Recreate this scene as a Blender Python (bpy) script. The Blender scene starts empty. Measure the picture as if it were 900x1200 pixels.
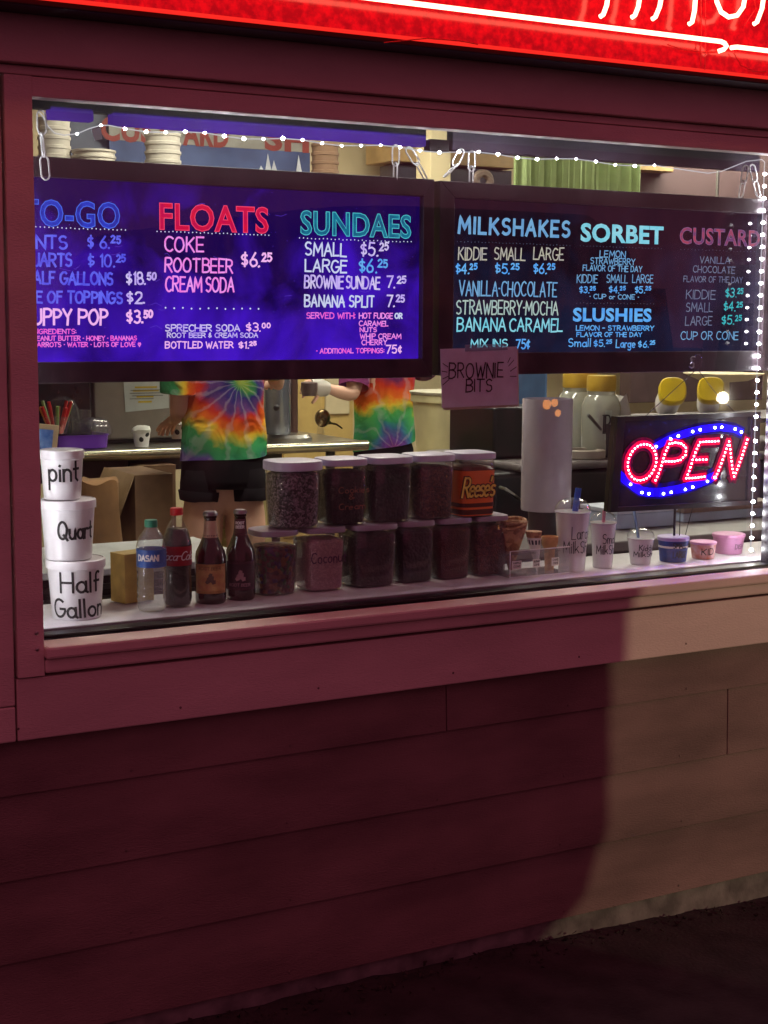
import bpy, bmesh, math, random
from mathutils import Vector, Matrix, Euler
random.seed(7)
S = bpy.context.scene
COL = S.collection
PI = math.pi
# ---------------------------------------------------------------- camera
def _axes():
    f = 1800.0
    X = Vector((3182, -208, f)).normalized()
    D = Vector((-93, 14195, f)); D = (D - X*D.dot(X)).normalized()
    Z = -D; Y = Z.cross(X)
    return X, Y, Z
_X, _Y, _Z = _axes()
FP = 1800.0
CAM = Vector((0, -3.2, 1.66))
def ray(px, py):
    d = Vector((px-450, py-600, FP))
    return Vector((_X.dot(d), _Y.dot(d), _Z.dot(d)))
def at(px, py, y=0.0):
    d = ray(px, py); return CAM + d*((y-CAM.y)/d.y)
def onz(px, py, z):
    d = ray(px, py); return CAM + d*((z-CAM.z)/d.z)
def pxm(px, y):                      # metres per pixel near a column at depth plane y
    d = ray(px, 500); return ((y-CAM.y)/d.y)
cd = bpy.data.cameras.new('camera'); cam = bpy.data.objects.new('camera', cd); COL.objects.link(cam)
r = Vector((_X.x, _Y.x, _Z.x)); u = -Vector((_X.y, _Y.y, _Z.y)); b = -Vector((_X.z, _Y.z, _Z.z))
cam.matrix_world = Matrix(((r.x, u.x, b.x, CAM.x), (r.y, u.y, b.y, CAM.y), (r.z, u.z, b.z, CAM.z), (0, 0, 0, 1)))
cd.sensor_fit = 'HORIZONTAL'; cd.sensor_width = 36; cd.lens = 72; cd.clip_end = 500; cd.clip_start = 0.02
S.camera = cam
S.render.resolution_x = 768; S.render.resolution_y = 1024
S.view_settings.view_transform = 'Standard'; S.view_settings.look = 'None'
S.view_settings.exposure = 0; S.view_settings.gamma = 1
# ---------------------------------------------------------------- world (night air reddened by the neon)
W = bpy.data.worlds.new('World'); S.world = W; W.use_nodes = True
wn = W.node_tree.nodes; wl = W.node_tree.links
bg = wn['Background']; bg.inputs['Color'].default_value = (0.36, 0.078, 0.138, 1); bg.inputs['Strength'].default_value = 0.74
# headlight beam of the van standing behind (its glint is what the pane mirrors)
_P = at(846, 466, 0.06); _d = (_P-CAM); _d = Vector((_d.x, -_d.y, _d.z)); HEADLIGHT = _P + _d*((-7.0-_P.y)/_d.y)
def beam(name, loc, target, energy, color, size_deg, blend):
    l = bpy.data.lights.new(name, 'SPOT'); l.energy = energy; l.color = color
    l.spot_size = math.radians(size_deg); l.spot_blend = blend; l.shadow_soft_size = 0.04
    o = bpy.data.objects.new(name, l); COL.objects.link(o); o.location = loc
    o.rotation_euler = (Vector(target)-Vector(loc)).to_track_quat('-Z', 'Y').to_euler()
    return o
beam('headlight_beam', HEADLIGHT + Vector((-.05, .06, 0)), (2.6, 0.0, -0.95), 840, (1.0, 0.80, 0.50), 24.0, 0.12)
# ---------------------------------------------------------------- helpers
def lin(c):
    c = c/255.0
    return c/12.92 if c <= 0.04045 else ((c+0.055)/1.055)**2.4
def L3(c): return (lin(c[0]), lin(c[1]), lin(c[2]), 1)
def newmat(name):
    m = bpy.data.materials.new(name); m.use_nodes = True
    nt = m.node_tree; return m, nt, nt.nodes['Principled BSDF']
MC = {}
def pm(name, rgb, rough=0.5, metal=0.0, var=0.12, scale=12, bump=0.0, bscale=60, stretch=None, spec=0.5, rgb2=None, coat=0):
    if name in MC: return MC[name]
    m, nt, p = newmat(name)
    tc = nt.nodes.new('ShaderNodeTexCoord'); vec = tc.outputs['Object']
    if stretch:
        mp = nt.nodes.new('ShaderNodeMapping'); mp.inputs['Scale'].default_value = stretch
        nt.links.new(vec, mp.inputs['Vector']); vec = mp.outputs['Vector']
    nz = nt.nodes.new('ShaderNodeTexNoise'); nz.inputs['Scale'].default_value = scale; nz.inputs['Detail'].default_value = 6
    nt.links.new(vec, nz.inputs['Vector'])
    cr = nt.nodes.new('ShaderNodeValToRGB'); a = L3(rgb); c2 = L3(rgb2) if rgb2 else None
    lo = tuple(x*(1-var) for x in a[:3])+(1,); hi = c2 if c2 else tuple(min(1, x*(1+var)) for x in a[:3])+(1,)
    cr.color_ramp.elements[0].position = .35; cr.color_ramp.elements[1].position = .65
    cr.color_ramp.elements[0].color = lo; cr.color_ramp.elements[1].color = hi
    nt.links.new(nz.outputs['Fac'], cr.inputs['Fac']); nt.links.new(cr.outputs['Color'], p.inputs['Base Color'])
    p.inputs['Roughness'].default_value = rough; p.inputs['Metallic'].default_value = metal
    p.inputs['Specular IOR Level'].default_value = spec; p.inputs['Coat Weight'].default_value = coat
    if bump:
        n2 = nt.nodes.new('ShaderNodeTexNoise'); n2.inputs['Scale'].default_value = bscale; n2.inputs['Detail'].default_value = 8
        nt.links.new(vec, n2.inputs['Vector'])
        bp = nt.nodes.new('ShaderNodeBump'); bp.inputs['Strength'].default_value = bump; bp.inputs['Distance'].default_value = 0.004
        nt.links.new(n2.outputs['Fac'], bp.inputs['Height']); nt.links.new(bp.outputs['Normal'], p.inputs['Normal'])
    MC[name] = m; return m
def em(name, rgb, st=1.0, gloss=False, rgb2=None, scale=30, pos=(.4, .62), linear=None):
    if name in MC: return MC[name]
    m, nt, p = newmat(name)
    p.inputs['Base Color'].default_value = (0.01, 0.01, 0.01, 1); p.inputs['Roughness'].default_value = 0.15 if gloss else 0.9
    if not gloss: p.inputs['Specular IOR Level'].default_value = 0
    p.inputs['Emission Strength'].default_value = st
    col = linear+(1,) if linear else L3(rgb)
    p.inputs['Emission Color'].default_value = col
    if rgb2:
        tc = nt.nodes.new('ShaderNodeTexCoord'); nz = nt.nodes.new('ShaderNodeTexNoise'); nz.inputs['Scale'].default_value = scale; nz.inputs['Detail'].default_value = 5
        nt.links.new(tc.outputs['Object'], nz.inputs['Vector']); cr = nt.nodes.new('ShaderNodeValToRGB')
        cr.color_ramp.elements[0].position, cr.color_ramp.elements[1].position = pos
        cr.color_ramp.elements[0].color = col; cr.color_ramp.elements[1].color = L3(rgb2)
        nt.links.new(nz.outputs['Fac'], cr.inputs['Fac']); nt.links.new(cr.outputs['Color'], p.inputs['Emission Color'])
    MC[name] = m; return m
def clear(name, tint=(1, 1, 1), rough=0.05, body=0.0, bodycol=(.8, .8, .8), boost=1.0):
    if name in MC: return MC[name]
    m = bpy.data.materials.new(name); m.use_nodes = True; nt = m.node_tree; nt.nodes.clear()
    out = nt.nodes.new('ShaderNodeOutputMaterial'); t = nt.nodes.new('ShaderNodeBsdfTransparent'); t.inputs['Color'].default_value = tint+(1,)
    g = nt.nodes.new('ShaderNodeBsdfGlossy'); g.inputs['Roughness'].default_value = rough
    fr = nt.nodes.new('ShaderNodeFresnel')
    ge = nt.nodes.new('ShaderNodeNewGeometry'); io = nt.nodes.new('ShaderNodeMath'); io.operation = 'MULTIPLY_ADD'
    io.inputs[1].default_value = 1/1.47-1.47; io.inputs[2].default_value = 1.47; nt.links.new(ge.outputs['Backfacing'], io.inputs[0]); nt.links.new(io.outputs[0], fr.inputs['IOR'])
    mx = nt.nodes.new('ShaderNodeMixShader'); src = t.outputs[0]
    if body > 0:
        d = nt.nodes.new('ShaderNodeBsdfDiffuse'); d.inputs['Color'].default_value = bodycol+(1,)
        m2 = nt.nodes.new('ShaderNodeMixShader'); m2.inputs[0].default_value = body
        nt.links.new(t.outputs[0], m2.inputs[1]); nt.links.new(d.outputs[0], m2.inputs[2]); src = m2.outputs[0]
    fac = fr.outputs[0]
    if boost != 1.0:
        mm = nt.nodes.new('ShaderNodeMath'); mm.operation = 'MULTIPLY'; mm.use_clamp = True; mm.inputs[1].default_value = boost
        nt.links.new(fac, mm.inputs[0]); fac = mm.outputs[0]
    nt.links.new(fac, mx.inputs[0]); nt.links.new(src, mx.inputs[1]); nt.links.new(g.outputs[0], mx.inputs[2])
    nt.links.new(mx.outputs[0], out.inputs[0]); MC[name] = m; return m

class MB:
    def __init__(s): s.v = []; s.f = []
    def add(s, vs, fs):
        o = len(s.v); s.v += [Vector(v) for v in vs]; s.f += [tuple(i+o for i in f) for f in fs]; return s
    def box(s, x0, x1, y0, y1, z0, z1):
        return s.add([(x0,y0,z0),(x1,y0,z0),(x1,y1,z0),(x0,y1,z0),(x0,y0,z1),(x1,y0,z1),(x1,y1,z1),(x0,y1,z1)],
                     [(3,2,1,0),(4,5,6,7),(0,1,5,4),(1,2,6,5),(2,3,7,6),(3,0,4,7)])
    def cbox(s, c, sx, sy, sz, rz=0, rx=0, ry=0):
        m = Euler((rx, ry, rz)).to_matrix(); c = Vector(c)
        vs = [c + m @ Vector((x*sx/2, y*sy/2, z*sz/2)) for z in (-1, 1) for x, y in ((-1,-1),(1,-1),(1,1),(-1,1))]
        return s.add(vs, [(3,2,1,0),(4,5,6,7),(0,1,5,4),(1,2,6,5),(2,3,7,6),(3,0,4,7)])
    def loft(s, rings, closed=True, cap0=True, cap1=True):
        n = len(rings[0]); o = len(s.v)
        for r_ in rings: s.v += [Vector(p) for p in r_]
        for i in range(len(rings)-1):
            for j in range(n if closed else n-1):
                a = o+i*n+j; b_ = o+i*n+(j+1) % n; s.f.append((a, b_, b_+n, a+n))
        if closed and cap0: s.f.append(tuple(o+j for j in reversed(range(n))))
        if closed and cap1: s.f.append(tuple(o+(len(rings)-1)*n+j for j in range(n)))
        return s
    def lathe(s, prof, c, seg=28, cap0=True, cap1=True, sq=2.0, rot=0, sx=1, sy=1, wob=0):
        rings = []
        for r_, z in prof:
            ring = []
            for k in range(seg):
                a = 2*PI*k/seg; ca, sa = math.cos(a), math.sin(a)
                q = (abs(ca)**sq+abs(sa)**sq)**(-1.0/sq)
                x, y = r_*q*ca*sx, r_*q*sa*sy
                if wob: w_ = 1+wob*math.sin(5*a+z*40); x *= w_; y *= w_
                x, y = x*math.cos(rot)-y*math.sin(rot), x*math.sin(rot)+y*math.cos(rot)
                ring.append((c[0]+x, c[1]+y, c[2]+z))
            rings.append(ring)
        return s.loft(rings, True, cap0, cap1)
    def tube(s, pts, r_, seg=8, closed=False):
        pts = [Vector(p) for p in pts]; n = len(pts); rings = []
        rr = r_ if isinstance(r_, (list, tuple)) else [r_]*n
        up = Vector((0.13, 0.31, 0.94))
        for i, p in enumerate(pts):
            t = (pts[(i+1) % n]-pts[i-1]) if closed else (pts[min(i+1, n-1)]-pts[max(i-1, 0)])
            if t.length < 1e-9: t = Vector((0, 0, 1))
            t.normalize(); a = t.cross(up)
            if a.length < .15: a = t.cross(Vector((1, .2, 0)))
            a.normalize(); b_ = t.cross(a); up = a.cross(t)*1.0 if False else up
            rings.append([p+a*math.cos(2*PI*k/seg)*rr[i]+b_*math.sin(2*PI*k/seg)*rr[i] for k in range(seg)])
        if closed:
            rings.append(rings[0]); return s.loft(rings, True, False, False)
        return s.loft(rings)
    def sphere(s, c, r_, seg=10, rg=6, sx=1, sy=1, sz=1):
        prof = [(max(1e-4, r_*math.sin(PI*i/rg)), -r_*math.cos(PI*i/rg)*sz) for i in range(rg+1)]
        return s.lathe(prof, c, seg, sx=sx, sy=sy)
    def jitter(s, a):
        for i, v in enumerate(s.v): s.v[i] = v+Vector((random.uniform(-a, a), random.uniform(-a, a), random.uniform(-a, a)))
        return s
def link(o, parent=None):
    COL.objects.link(o)
    if parent: o.parent = parent
    return o
ORG = {}
def build(name, mb, mat, parent=None, smooth=True, org=None, bevel=0, label=None, kind=None, seg=2):
    """one mesh object; vertices are given in world space and stored relative to the thing's base"""
    o0 = org if org is not None else (ORG.get(parent.name, Vector((0, 0, 0))) if parent else Vector((0, 0, 0)))
    me = bpy.data.meshes.new(name); me.from_pydata([v-o0 for v in mb.v], [], mb.f)
    bm = bmesh.new(); bm.from_mesh(me); bmesh.ops.recalc_face_normals(bm, faces=bm.faces); bm.to_mesh(me); bm.free()
    me.materials.append(mat)
    if smooth:
        me.shade_smooth()
        try: me.set_sharp_from_angle(angle=math.radians(38))
        except Exception: pass
    o = bpy.data.objects.new(name, me); link(o, parent)
    if parent is None: o.location = o0
    ORG[o.name] = o0
    if bevel:
        b_ = o.modifiers.new('bevel', 'BEVEL'); b_.width = bevel; b_.segments = seg; b_.limit_method = 'ANGLE'; b_.harden_normals = False
    if label: o['label'] = label
    if kind: o['kind'] = kind
    return o
def thing(name, label, cat, loc, group=None):
    o = bpy.data.objects.new(name, None); o.empty_display_size = .05; COL.objects.link(o); o.location = loc
    ORG[o.name] = Vector(loc); o['label'] = label; o['category'] = cat
    if group: o['group'] = group
    return o
def tag(o, label, cat, group=None):
    o['label'] = label; o['category'] = cat
    if group: o['group'] = group
    return o
def struct(o): o['kind'] = 'structure'; return o
def sub(parent, name): # a middle-level empty part is never used: parts are meshes
    return parent
# ---------------------------------------------------------------- stroke lettering
def arc(cx, cy, rx, ry, a0, a1, n=9):
    return [(cx+rx*math.cos(math.radians(a0+(a1-a0)*i/n)), cy+ry*math.sin(math.radians(a0+(a1-a0)*i/n))) for i in range(n+1)]
def sm(pts): return pts
G = {
'A': (.62, [[(0,0),(.31,1),(.62,0)], [(.1,.36),(.52,.36)]]),
'B': (.54, [[(0,0),(0,1)], [(0,1)]+arc(.26,.77,.24,.23,90,-90,7)+[(0,.54)], [(0,.54)]+arc(.27,.27,.27,.27,90,-90,8)+[(0,0)]]),
'C': (.56, [arc(.33,.5,.33,.5,50,310,14)]),
'D': (.58, [[(0,0),(0,1)], [(0,1)]+arc(.2,.5,.38,.5,90,-90,10)+[(0,0)]]),
'E': (.48, [[(.48,1),(0,1),(0,0),(.48,0)], [(0,.52),(.4,.52)]]),
'F': (.46, [[(.46,1),(0,1),(0,0)], [(0,.52),(.38,.52)]]),
'G': (.6, [arc(.33,.5,.33,.5,50,345,15)+[(.64,.46),(.38,.46)]]),
'H': (.56, [[(0,0),(0,1)], [(.56,0),(.56,1)], [(0,.5),(.56,.5)]]),
'I': (.0, [[(0,0),(0,1)]]),
'J': (.4, [[(.4,1),(.4,.22)]+arc(.2,.22,.2,.22,0,-160,7)]),
'K': (.54, [[(0,0),(0,1)], [(.5,1),(.02,.42)], [(.14,.56),(.54,0)]]),
'L': (.46, [[(0,1),(0,0),(.46,0)]]),
'M': (.72, [[(0,0),(.06,1),(.36,.3),(.66,1),(.72,0)]]),
'N': (.56, [[(0,0),(0,1),(.56,0),(.56,1)]]),
'O': (.64, [arc(.32,.5,.32,.5,95,455,18)]),
'P': (.52, [[(0,0),(0,1)], [(0,1)]+arc(.24,.74,.27,.26,90,-90,8)+[(0,.48)]]),
'Q': (.68, [arc(.32,.5,.32,.5,95,455,18), [(.4,.25),(.68,-.06)]]),
'R': (.54, [[(0,0),(0,1)], [(0,1)]+arc(.24,.75,.26,.25,90,-90,8)+[(0,.5)], [(.2,.5),(.54,0)]]),
'S': (.5, [arc(.26,.76,.23,.24,40,270,9)+arc(.25,.27,.25,.26,90,-140,9)]),
'T': (.56, [[(0,1),(.56,1)], [(.28,1),(.28,0)]]),
'U': (.56, [[(0,1),(0,.28)]+arc(.28,.28,.28,.28,180,360,9)+[(.56,1)]]),
'V': (.58, [[(0,1),(.29,0),(.58,1)]]),
'W': (.8, [[(0,1),(.2,0),(.4,.75),(.6,0),(.8,1)]]),
'X': (.56, [[(0,1),(.56,0)], [(.56,1),(0,0)]]),
'Y': (.56, [[(0,1),(.28,.5),(.56,1)], [(.28,.5),(.28,0)]]),
'Z': (.52, [[(0,1),(.52,1),(0,0),(.52,0)]]),
'0': (.5, [arc(.25,.5,.25,.5,95,455,14)]),
'1': (.12, [[(0,.82),(.12,1),(.12,0)]]),
'2': (.46, [arc(.22,.72,.22,.28,160,-30,8)+[(0,0),(.46,0)]]),
'3': (.44, [arc(.2,.75,.22,.25,140,-90,8), arc(.2,.26,.25,.27,90,-140,8)]),
'4': (.5, [[(.36,0),(.36,1),(0,.32),(.5,.32)]]),
'5': (.46, [[(.42,1),(.06,1),(.02,.58)]+arc(.2,.32,.25,.32,110,-140,9)]),
'6': (.46, [[(.36,1),(.08,.5)]+arc(.23,.27,.23,.27,150,-210,14)]),
'7': (.44, [[(0,1),(.44,1),(.14,0)]]),
'8': (.46, [arc(.23,.75,.2,.25,90,450,12), arc(.23,.26,.23,.26,90,450,12)]),
'$': (.42, [arc(.21,.68,.2,.18,40,270,8)+arc(.21,.32,.2,.18,90,-140,8), [(.21,1.02),(.21,-.02)]]),
'-': (.34, [[(0,.5),(.34,.5)]]), '.': (.04, [[(0,0),(.05,0.02)]]), ',': (.05, [[(.04,.06),(0,-.12)]]),
"'": (.05, [[(.03,1),(0,.8)]]), ':': (.04, [[(0,.2),(.03,.22)], [(0,.7),(.03,.72)]]), '*': (.1, [[(0,.5),(.1,.5)]]),
'&': (.4, [[(.4,.1),(.05,.7),(.2,1),(.32,.75),(0,.25),(.15,0),(.4,.35)]]),
'c/': (.4, [arc(.2,.5,.2,.3,50,310,8), [(.2,.95),(.2,.05)]]),
'^': (.5, [[(.25,0),(0,.6),(.12,.85),(.25,.6),(.38,.85),(.5,.6),(.25,0)]]),
'a': (.44, [arc(.21,.27,.21,.27,60,395,12), [(.43,.56),(.43,.04),(.5,0)]]),
'b': (.42, [[(0,1),(0,0)], arc(.2,.27,.21,.27,170,-170,12)]),
'c': (.4, [arc(.22,.28,.22,.28,50,310,10)]),
'd': (.44, [arc(.21,.27,.21,.27,10,350,12), [(.43,1),(.43,0)]]),
'e': (.42, [[(.02,.28),(.42,.32)]+arc(.21,.28,.21,.28,10,310,10)]),
'f': (.34, [arc(.24,.8,.12,.2,50,180,5)+[(.12,0)], [(0,.52),(.3,.54)]]),
'g': (.44, [arc(.21,.27,.21,.27,30,390,12), [(.43,.55),(.43,-.2)]+arc(.22,-.2,.21,.18,0,-150,6)]),
'h': (.42, [[(0,1),(0,0)], [(0,.3)]+arc(.21,.32,.21,.24,160,0,7)+[(.42,0)]]),
'i': (.05, [[(.02,.55),(.02,0)], [(.02,.76),(.04,.79)]]),
'k': (.4, [[(0,1),(0,0)], [(.36,.58),(.02,.24)], [(.12,.34),(.4,0)]]),
'l': (.06, [[(.02,1),(.02,0)]]),
'm': (.64, [[(0,.56),(0,0)], [(0,.3)]+arc(.16,.34,.16,.22,160,0,6)+[(.32,0)], [(.32,.3)]+arc(.48,.34,.16,.22,160,0,6)+[(.64,0)]]),
'n': (.4, [[(0,.58),(0,0)], [(0,.3)]+arc(.2,.34,.2,.24,160,0,7)+[(.4,0)]]),
'o': (.44, [arc(.22,.28,.22,.28,95,455,12)]),
'p': (.42, [[(0,.56),(0,-.42)], arc(.2,.28,.22,.28,165,-165,12)]),
'r': (.3, [[(0,.56),(0,0)], [(0,.28)]+arc(.2,.34,.2,.22,160,50,5)]),
's': (.36, [arc(.18,.43,.16,.13,40,270,6)+arc(.18,.15,.17,.15,90,-140,6)]),
't': (.32, [[(.15,.95),(.15,.1),(.28,0)], [(0,.58),(.32,.6)]]),
'u': (.42, [[(0,.56),(0,.2)]+arc(.2,.22,.2,.22,180,350,7)+[(.42,.56),(.42,0)]]),
}
def layout(s, gap=.17, space=.38):
    """polylines in units of the cap height; small raised cents after '_'"""
    x = 0; out = []; i = 0; sc = 1; dy = 0
    while i < len(s):
        ch = s[i]
        if ch == '_': sc, dy = .58, .45; i += 1; continue
        if ch == '~': ch = 'c/'
        if ch == ' ': x += space; sc, dy = 1, 0; i += 1; continue
        w, pl = G[ch]
        for p in pl: out.append([(x+a*sc, b_*sc+dy) for a, b_ in p])
        x += w*sc+gap*(.75 if sc < 1 else 1); i += 1
    return out, max(x-gap, .05)
def ribbon(mb, pts, hw, fn, k=0):
    n = len(pts)
    if n < 2: return
    L, R_ = [], []
    P = [Vector(p) for p in pts]
    closed = (P[0]-P[-1]).length < 1e-4
    for i in range(n):
        a = P[i-1] if i else (P[-2] if closed else None)
        c = P[i+1] if i < n-1 else (P[1] if closed else None)
        t0 = (P[i]-a) if a is not None else (c-P[i]); t1 = (c-P[i]) if c is not None else t0
        if t0.length < 1e-9: t0 = t1
        if t1.length < 1e-9: t1 = t0
        t0 = t0.normalized(); t1 = t1.normalized(); t = t0+t1
        t = t.normalized() if t.length > .05 else t0
        nn = Vector((-t.y, t.x)); d = abs(nn.dot(Vector((-t0.y, t0.x)))); m = hw/max(d, .55)
        q = P[i].copy()
        if not closed and i == 0: q = q-t0*hw*.8
        if not closed and i == n-1: q = q+t1*hw*.8
        L.append(q+nn*m); R_.append(q-nn*m)
    o = len(mb.v)
    for a, b_ in zip(L, R_): mb.v.append(Vector(fn(a.x, a.y, k))); mb.v.append(Vector(fn(b_.x, b_.y, k)))
    for i in range(n-1): mb.f.append((o+2*i, o+2*i+1, o+2*i+3, o+2*i+2))
def stroke_text(s, width, cap, hw, fn, jit=.034, slant=0.03, gap=.17, space=.38, seed=None):
    """fn(u, v, k): text plane metres -> world"""
    rnd = random.Random(seed if seed is not None else hash(len(s))+len(s)*13)
    pl, w = layout(s, gap, space); sx = width/w; mb = MB()
    for k, p in enumerate(pl):
        jx, jy = rnd.uniform(-jit, jit), rnd.uniform(-jit, jit)
        q = [((x+jx+rnd.uniform(-jit, jit)*.5)*sx + slant*y*cap, (y+jy+rnd.uniform(-jit, jit)*.5)*cap) for x, y in p]
        if (Vector(p[0])-Vector(p[-1])).length < 1e-4: q[-1] = q[0]
        if getattr(fn, 'curved', False) or 'cylfn' in getattr(fn, '__qualname__', '') or '<lambda>' in getattr(fn, '__name__', ''):
            qq = [q[0]]
            for a_, b_ in zip(q[:-1], q[1:]):
                n_ = max(1, int(math.hypot(b_[0]-a_[0], b_[1]-a_[1])/.003))
                qq += [(a_[0]+(b_[0]-a_[0])*i/n_, a_[1]+(b_[1]-a_[1])*i/n_) for i in range(1, n_+1)]
            qq[-1] = q[-1]; q = qq
        ribbon(mb, q, hw, fn, k)
    return mb
def plane_fn(x0, z0, y, rise=0.0):
    return lambda u, v, k: (x0+u, y-0.00004*(k % 7), z0+v+u*rise)
def write(s, pl, pr, base, cap, mat, parent, y, hw=None, name='lettering', tilt=0, dy=.0012, **kw):
    """a written line on a plane facing the street, placed from pixel pl to pixel pr, baseline height base (pixels)"""
    a = at(pl, base, y-dy); c = at(pr, base, y-dy); m = pxm((pl+pr)/2, y)
    capm = cap*m*1.0
    mb = stroke_text(s, c.x-a.x, capm, hw or capm*.07, plane_fn(a.x, a.z, y-dy, tilt), seed=int(pl*7+base), **kw)
    return build(name, mb, mat, parent, smooth=False)
def dots(pl, pr, base, n, mat, parent, y, r_=.0016, name='dotted_line'):
    a = at(pl, base, y-.0012); c = at(pr, base, y-.0012); mb = MB()
    for i in range(n):
        x = a.x+(c.x-a.x)*i/(n-1); z = a.z+random.uniform(-.001, .001)
        mb.add([(x+r_*math.cos(k*PI/3), y-.0012, z+r_*math.sin(k*PI/3)) for k in range(6)], [tuple(range(6))])
    return build(name, mb, mat, parent, smooth=False)
def block_text(s, pl, pr, base, cap, fill, edge, parent, y, bold=.02, ew=.011, name='heading'):
    """block capitals with an outline"""
    def conv(fillmode, bev):
        cu = bpy.data.curves.new('block', 'FONT'); cu.body = s; cu.size = 1; cu.offset = bold; cu.space_character = 1.06
        cu.resolution_u = 3
        if fillmode: cu.fill_mode = 'FRONT'
        else:
            cu.fill_mode = 'NONE' if 'NONE' in [e.identifier for e in cu.bl_rna.properties['fill_mode'].enum_items] else 'FRONT'
            cu.bevel_depth = bev; cu.bevel_resolution = 0
        to = bpy.data.objects.new('block', cu); COL.objects.link(to)
        bpy.context.view_layer.update()
        me = bpy.data.meshes.new_from_object(to.evaluated_get(bpy.context.evaluated_depsgraph_get()))
        vs = [v.co.copy() for v in me.vertices]; fs = [tuple(p.vertices) for p in me.polygons]
        bpy.data.objects.remove(to); bpy.data.curves.remove(cu); bpy.data.meshes.remove(me)
        return vs, fs
    a = at(pl, base, y); c = at(pr, base, y); m = pxm((pl+pr)/2, y); capm = cap*m
    vs, fs = conv(True, 0)
    x0 = min(v.x for v in vs); x1 = max(v.x for v in vs); z0 = 0; z1 = max(v.y for v in vs)
    sx = (c.x-a.x)/(x1-x0); sz = capm/z1
    mb = MB().add([(a.x+(v.x-x0)*sx, y-.0012, a.z+v.y*sz) for v in vs], fs)
    o = build(name, mb, fill, parent, smooth=False)
    if edge:
        ec = {}
        for f_ in fs:
            for i in range(len(f_)): e_ = (f_[i], f_[(i+1) % len(f_)]); ec[tuple(sorted(e_))] = ec.get(tuple(sorted(e_)), 0)+1
        nb_ = {}
        for (i, j), c_ in ec.items():
            if c_ == 1: nb_.setdefault(i, []).append(j); nb_.setdefault(j, []).append(i)
        mb2 = MB(); left = set(nb_)
        while left:
            st = left.pop(); loop = [st]; cur = st; prev = None
            while True:
                nx_ = [q for q in nb_[cur] if q != prev and (q in left or q == st)]
                if not nx_ or (nx_[0] == st): break
                prev, cur = cur, nx_[0]; left.discard(cur); loop.append(cur)
            pts2 = [(a.x+(vs[i].x-x0)*sx, a.z+vs[i].y*sz) for i in loop]
            if len(pts2) > 2: ribbon(mb2, pts2+[pts2[0]], ew*capm*1.6, lambda u_, v_, k: (u_, y-.002, v_))
        build('outline', mb2, edge, o, smooth=False)
    return o
def copy_tree(o, parent=None):
    c = o.copy(); COL.objects.link(c); c.parent = parent
    ORG[c.name] = ORG.get(o.name, Vector((0, 0, 0)))
    for ch in list(o.children): copy_tree(ch, c)
    return c
def cylfn(c, rfun, a0, slant=0):
    """wrap on an upright round body: u along the surface to the right, v up; a0 angle right of the camera direction"""
    d = Vector((CAM.x-c[0], CAM.y-c[1], 0)).normalized(); rt = Vector((-d.y, d.x, 0))
    def fn(u, v, k):
        rr = rfun(v)+.0012+.00005*(k % 5); a = a0+u/rr
        return (c[0]+rr*(math.cos(a)*d.x+math.sin(a)*rt.x), c[1]+rr*(math.cos(a)*d.y+math.sin(a)*rt.y), c[2]+v)
    return fn
# ---------------------------------------------------------------- materials
M_trim = pm('trim_paint', (216, 198, 188), .55, var=.10, scale=2.5, bump=.35, bscale=130, stretch=(1, 1, 3), spec=.3)
M_siding = pm('siding_paint', (132, 112, 106), .7, var=.24, scale=2.2, bump=.55, bscale=130, stretch=(1, 1, 3), spec=.25)
M_conc = pm('foundation_concrete', (120, 118, 112), .9, var=.35, scale=14, bump=.8, bscale=40)
M_ground = pm('asphalt', (50, 46, 46), .95, var=.35, scale=9, bump=.6, bscale=90)
M_cream = pm('cream_wall', (216, 200, 160), .7, var=.06, scale=3)
M_black = pm('black_plastic', (26, 22, 26), .35, var=.2)
M_boardframe = pm('black_board_frame', (58, 48, 54), .42, var=.22, scale=18, bump=.15, bscale=90)
M_white = pm('white_plastic', (228, 226, 226), .35, var=.03)
M_offw = pm('white_shelf_paint', (205, 200, 205), .4, var=.06)
M_steel = pm('brushed_steel', (176, 174, 168), .32, 1.0, var=.12, scale=30, stretch=(1, 30, 30))
M_dsteel = pm('dark_steel', (90, 88, 88), .4, 1.0, var=.2)
M_ink = pm('black_marker', (14, 12, 16), .6, var=.1)
M_card = pm('cardboard', (120, 92, 68), .85, var=.12, scale=16)
M_clear = clear('clear_plastic', (.97, .97, .97), .06, .05, (.85, .85, .9), 1.6)
M_jar = clear('jar_plastic', (.96, .95, .96), .05, .035, (.8, .8, .85), 1.7)
M_frost = clear('frosted_cup', (.8, .8, .82), .2, .72, (.80, .78, .82), 1.0)
M_pane = clear('window_glass', (.985, .985, .985), .0, 0.02, (.8, .8, .8), 1.0)
_nt = M_pane.node_tree; _m2 = [n for n in _nt.nodes if n.type == 'MIX_SHADER' and not n.inputs[0].is_linked][0]   # dusty smears on the glass
_tc = _nt.nodes.new('ShaderNodeTexCoord'); _mp = _nt.nodes.new('ShaderNodeMapping'); _mp.inputs['Scale'].default_value = (3.5, 1, 1.6); _mp.inputs['Rotation'].default_value = (0, .5, 0)
_nz = _nt.nodes.new('ShaderNodeTexNoise'); _nz.inputs['Scale'].default_value = 3; _nz.inputs['Detail'].default_value = 9; _nz.inputs['Distortion'].default_value = 1.2
_mr = _nt.nodes.new('ShaderNodeMapRange'); _mr.inputs[1].default_value = .42; _mr.inputs[2].default_value = .75; _mr.inputs[3].default_value = .006; _mr.inputs[4].default_value = .055
_nt.links.new(_tc.outputs['Object'], _mp.inputs[0]); _nt.links.new(_mp.outputs[0], _nz.inputs['Vector']); _nt.links.new(_nz.outputs['Fac'], _mr.inputs[0]); _nt.links.new(_mr.outputs[0], _m2.inputs[0])

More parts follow.
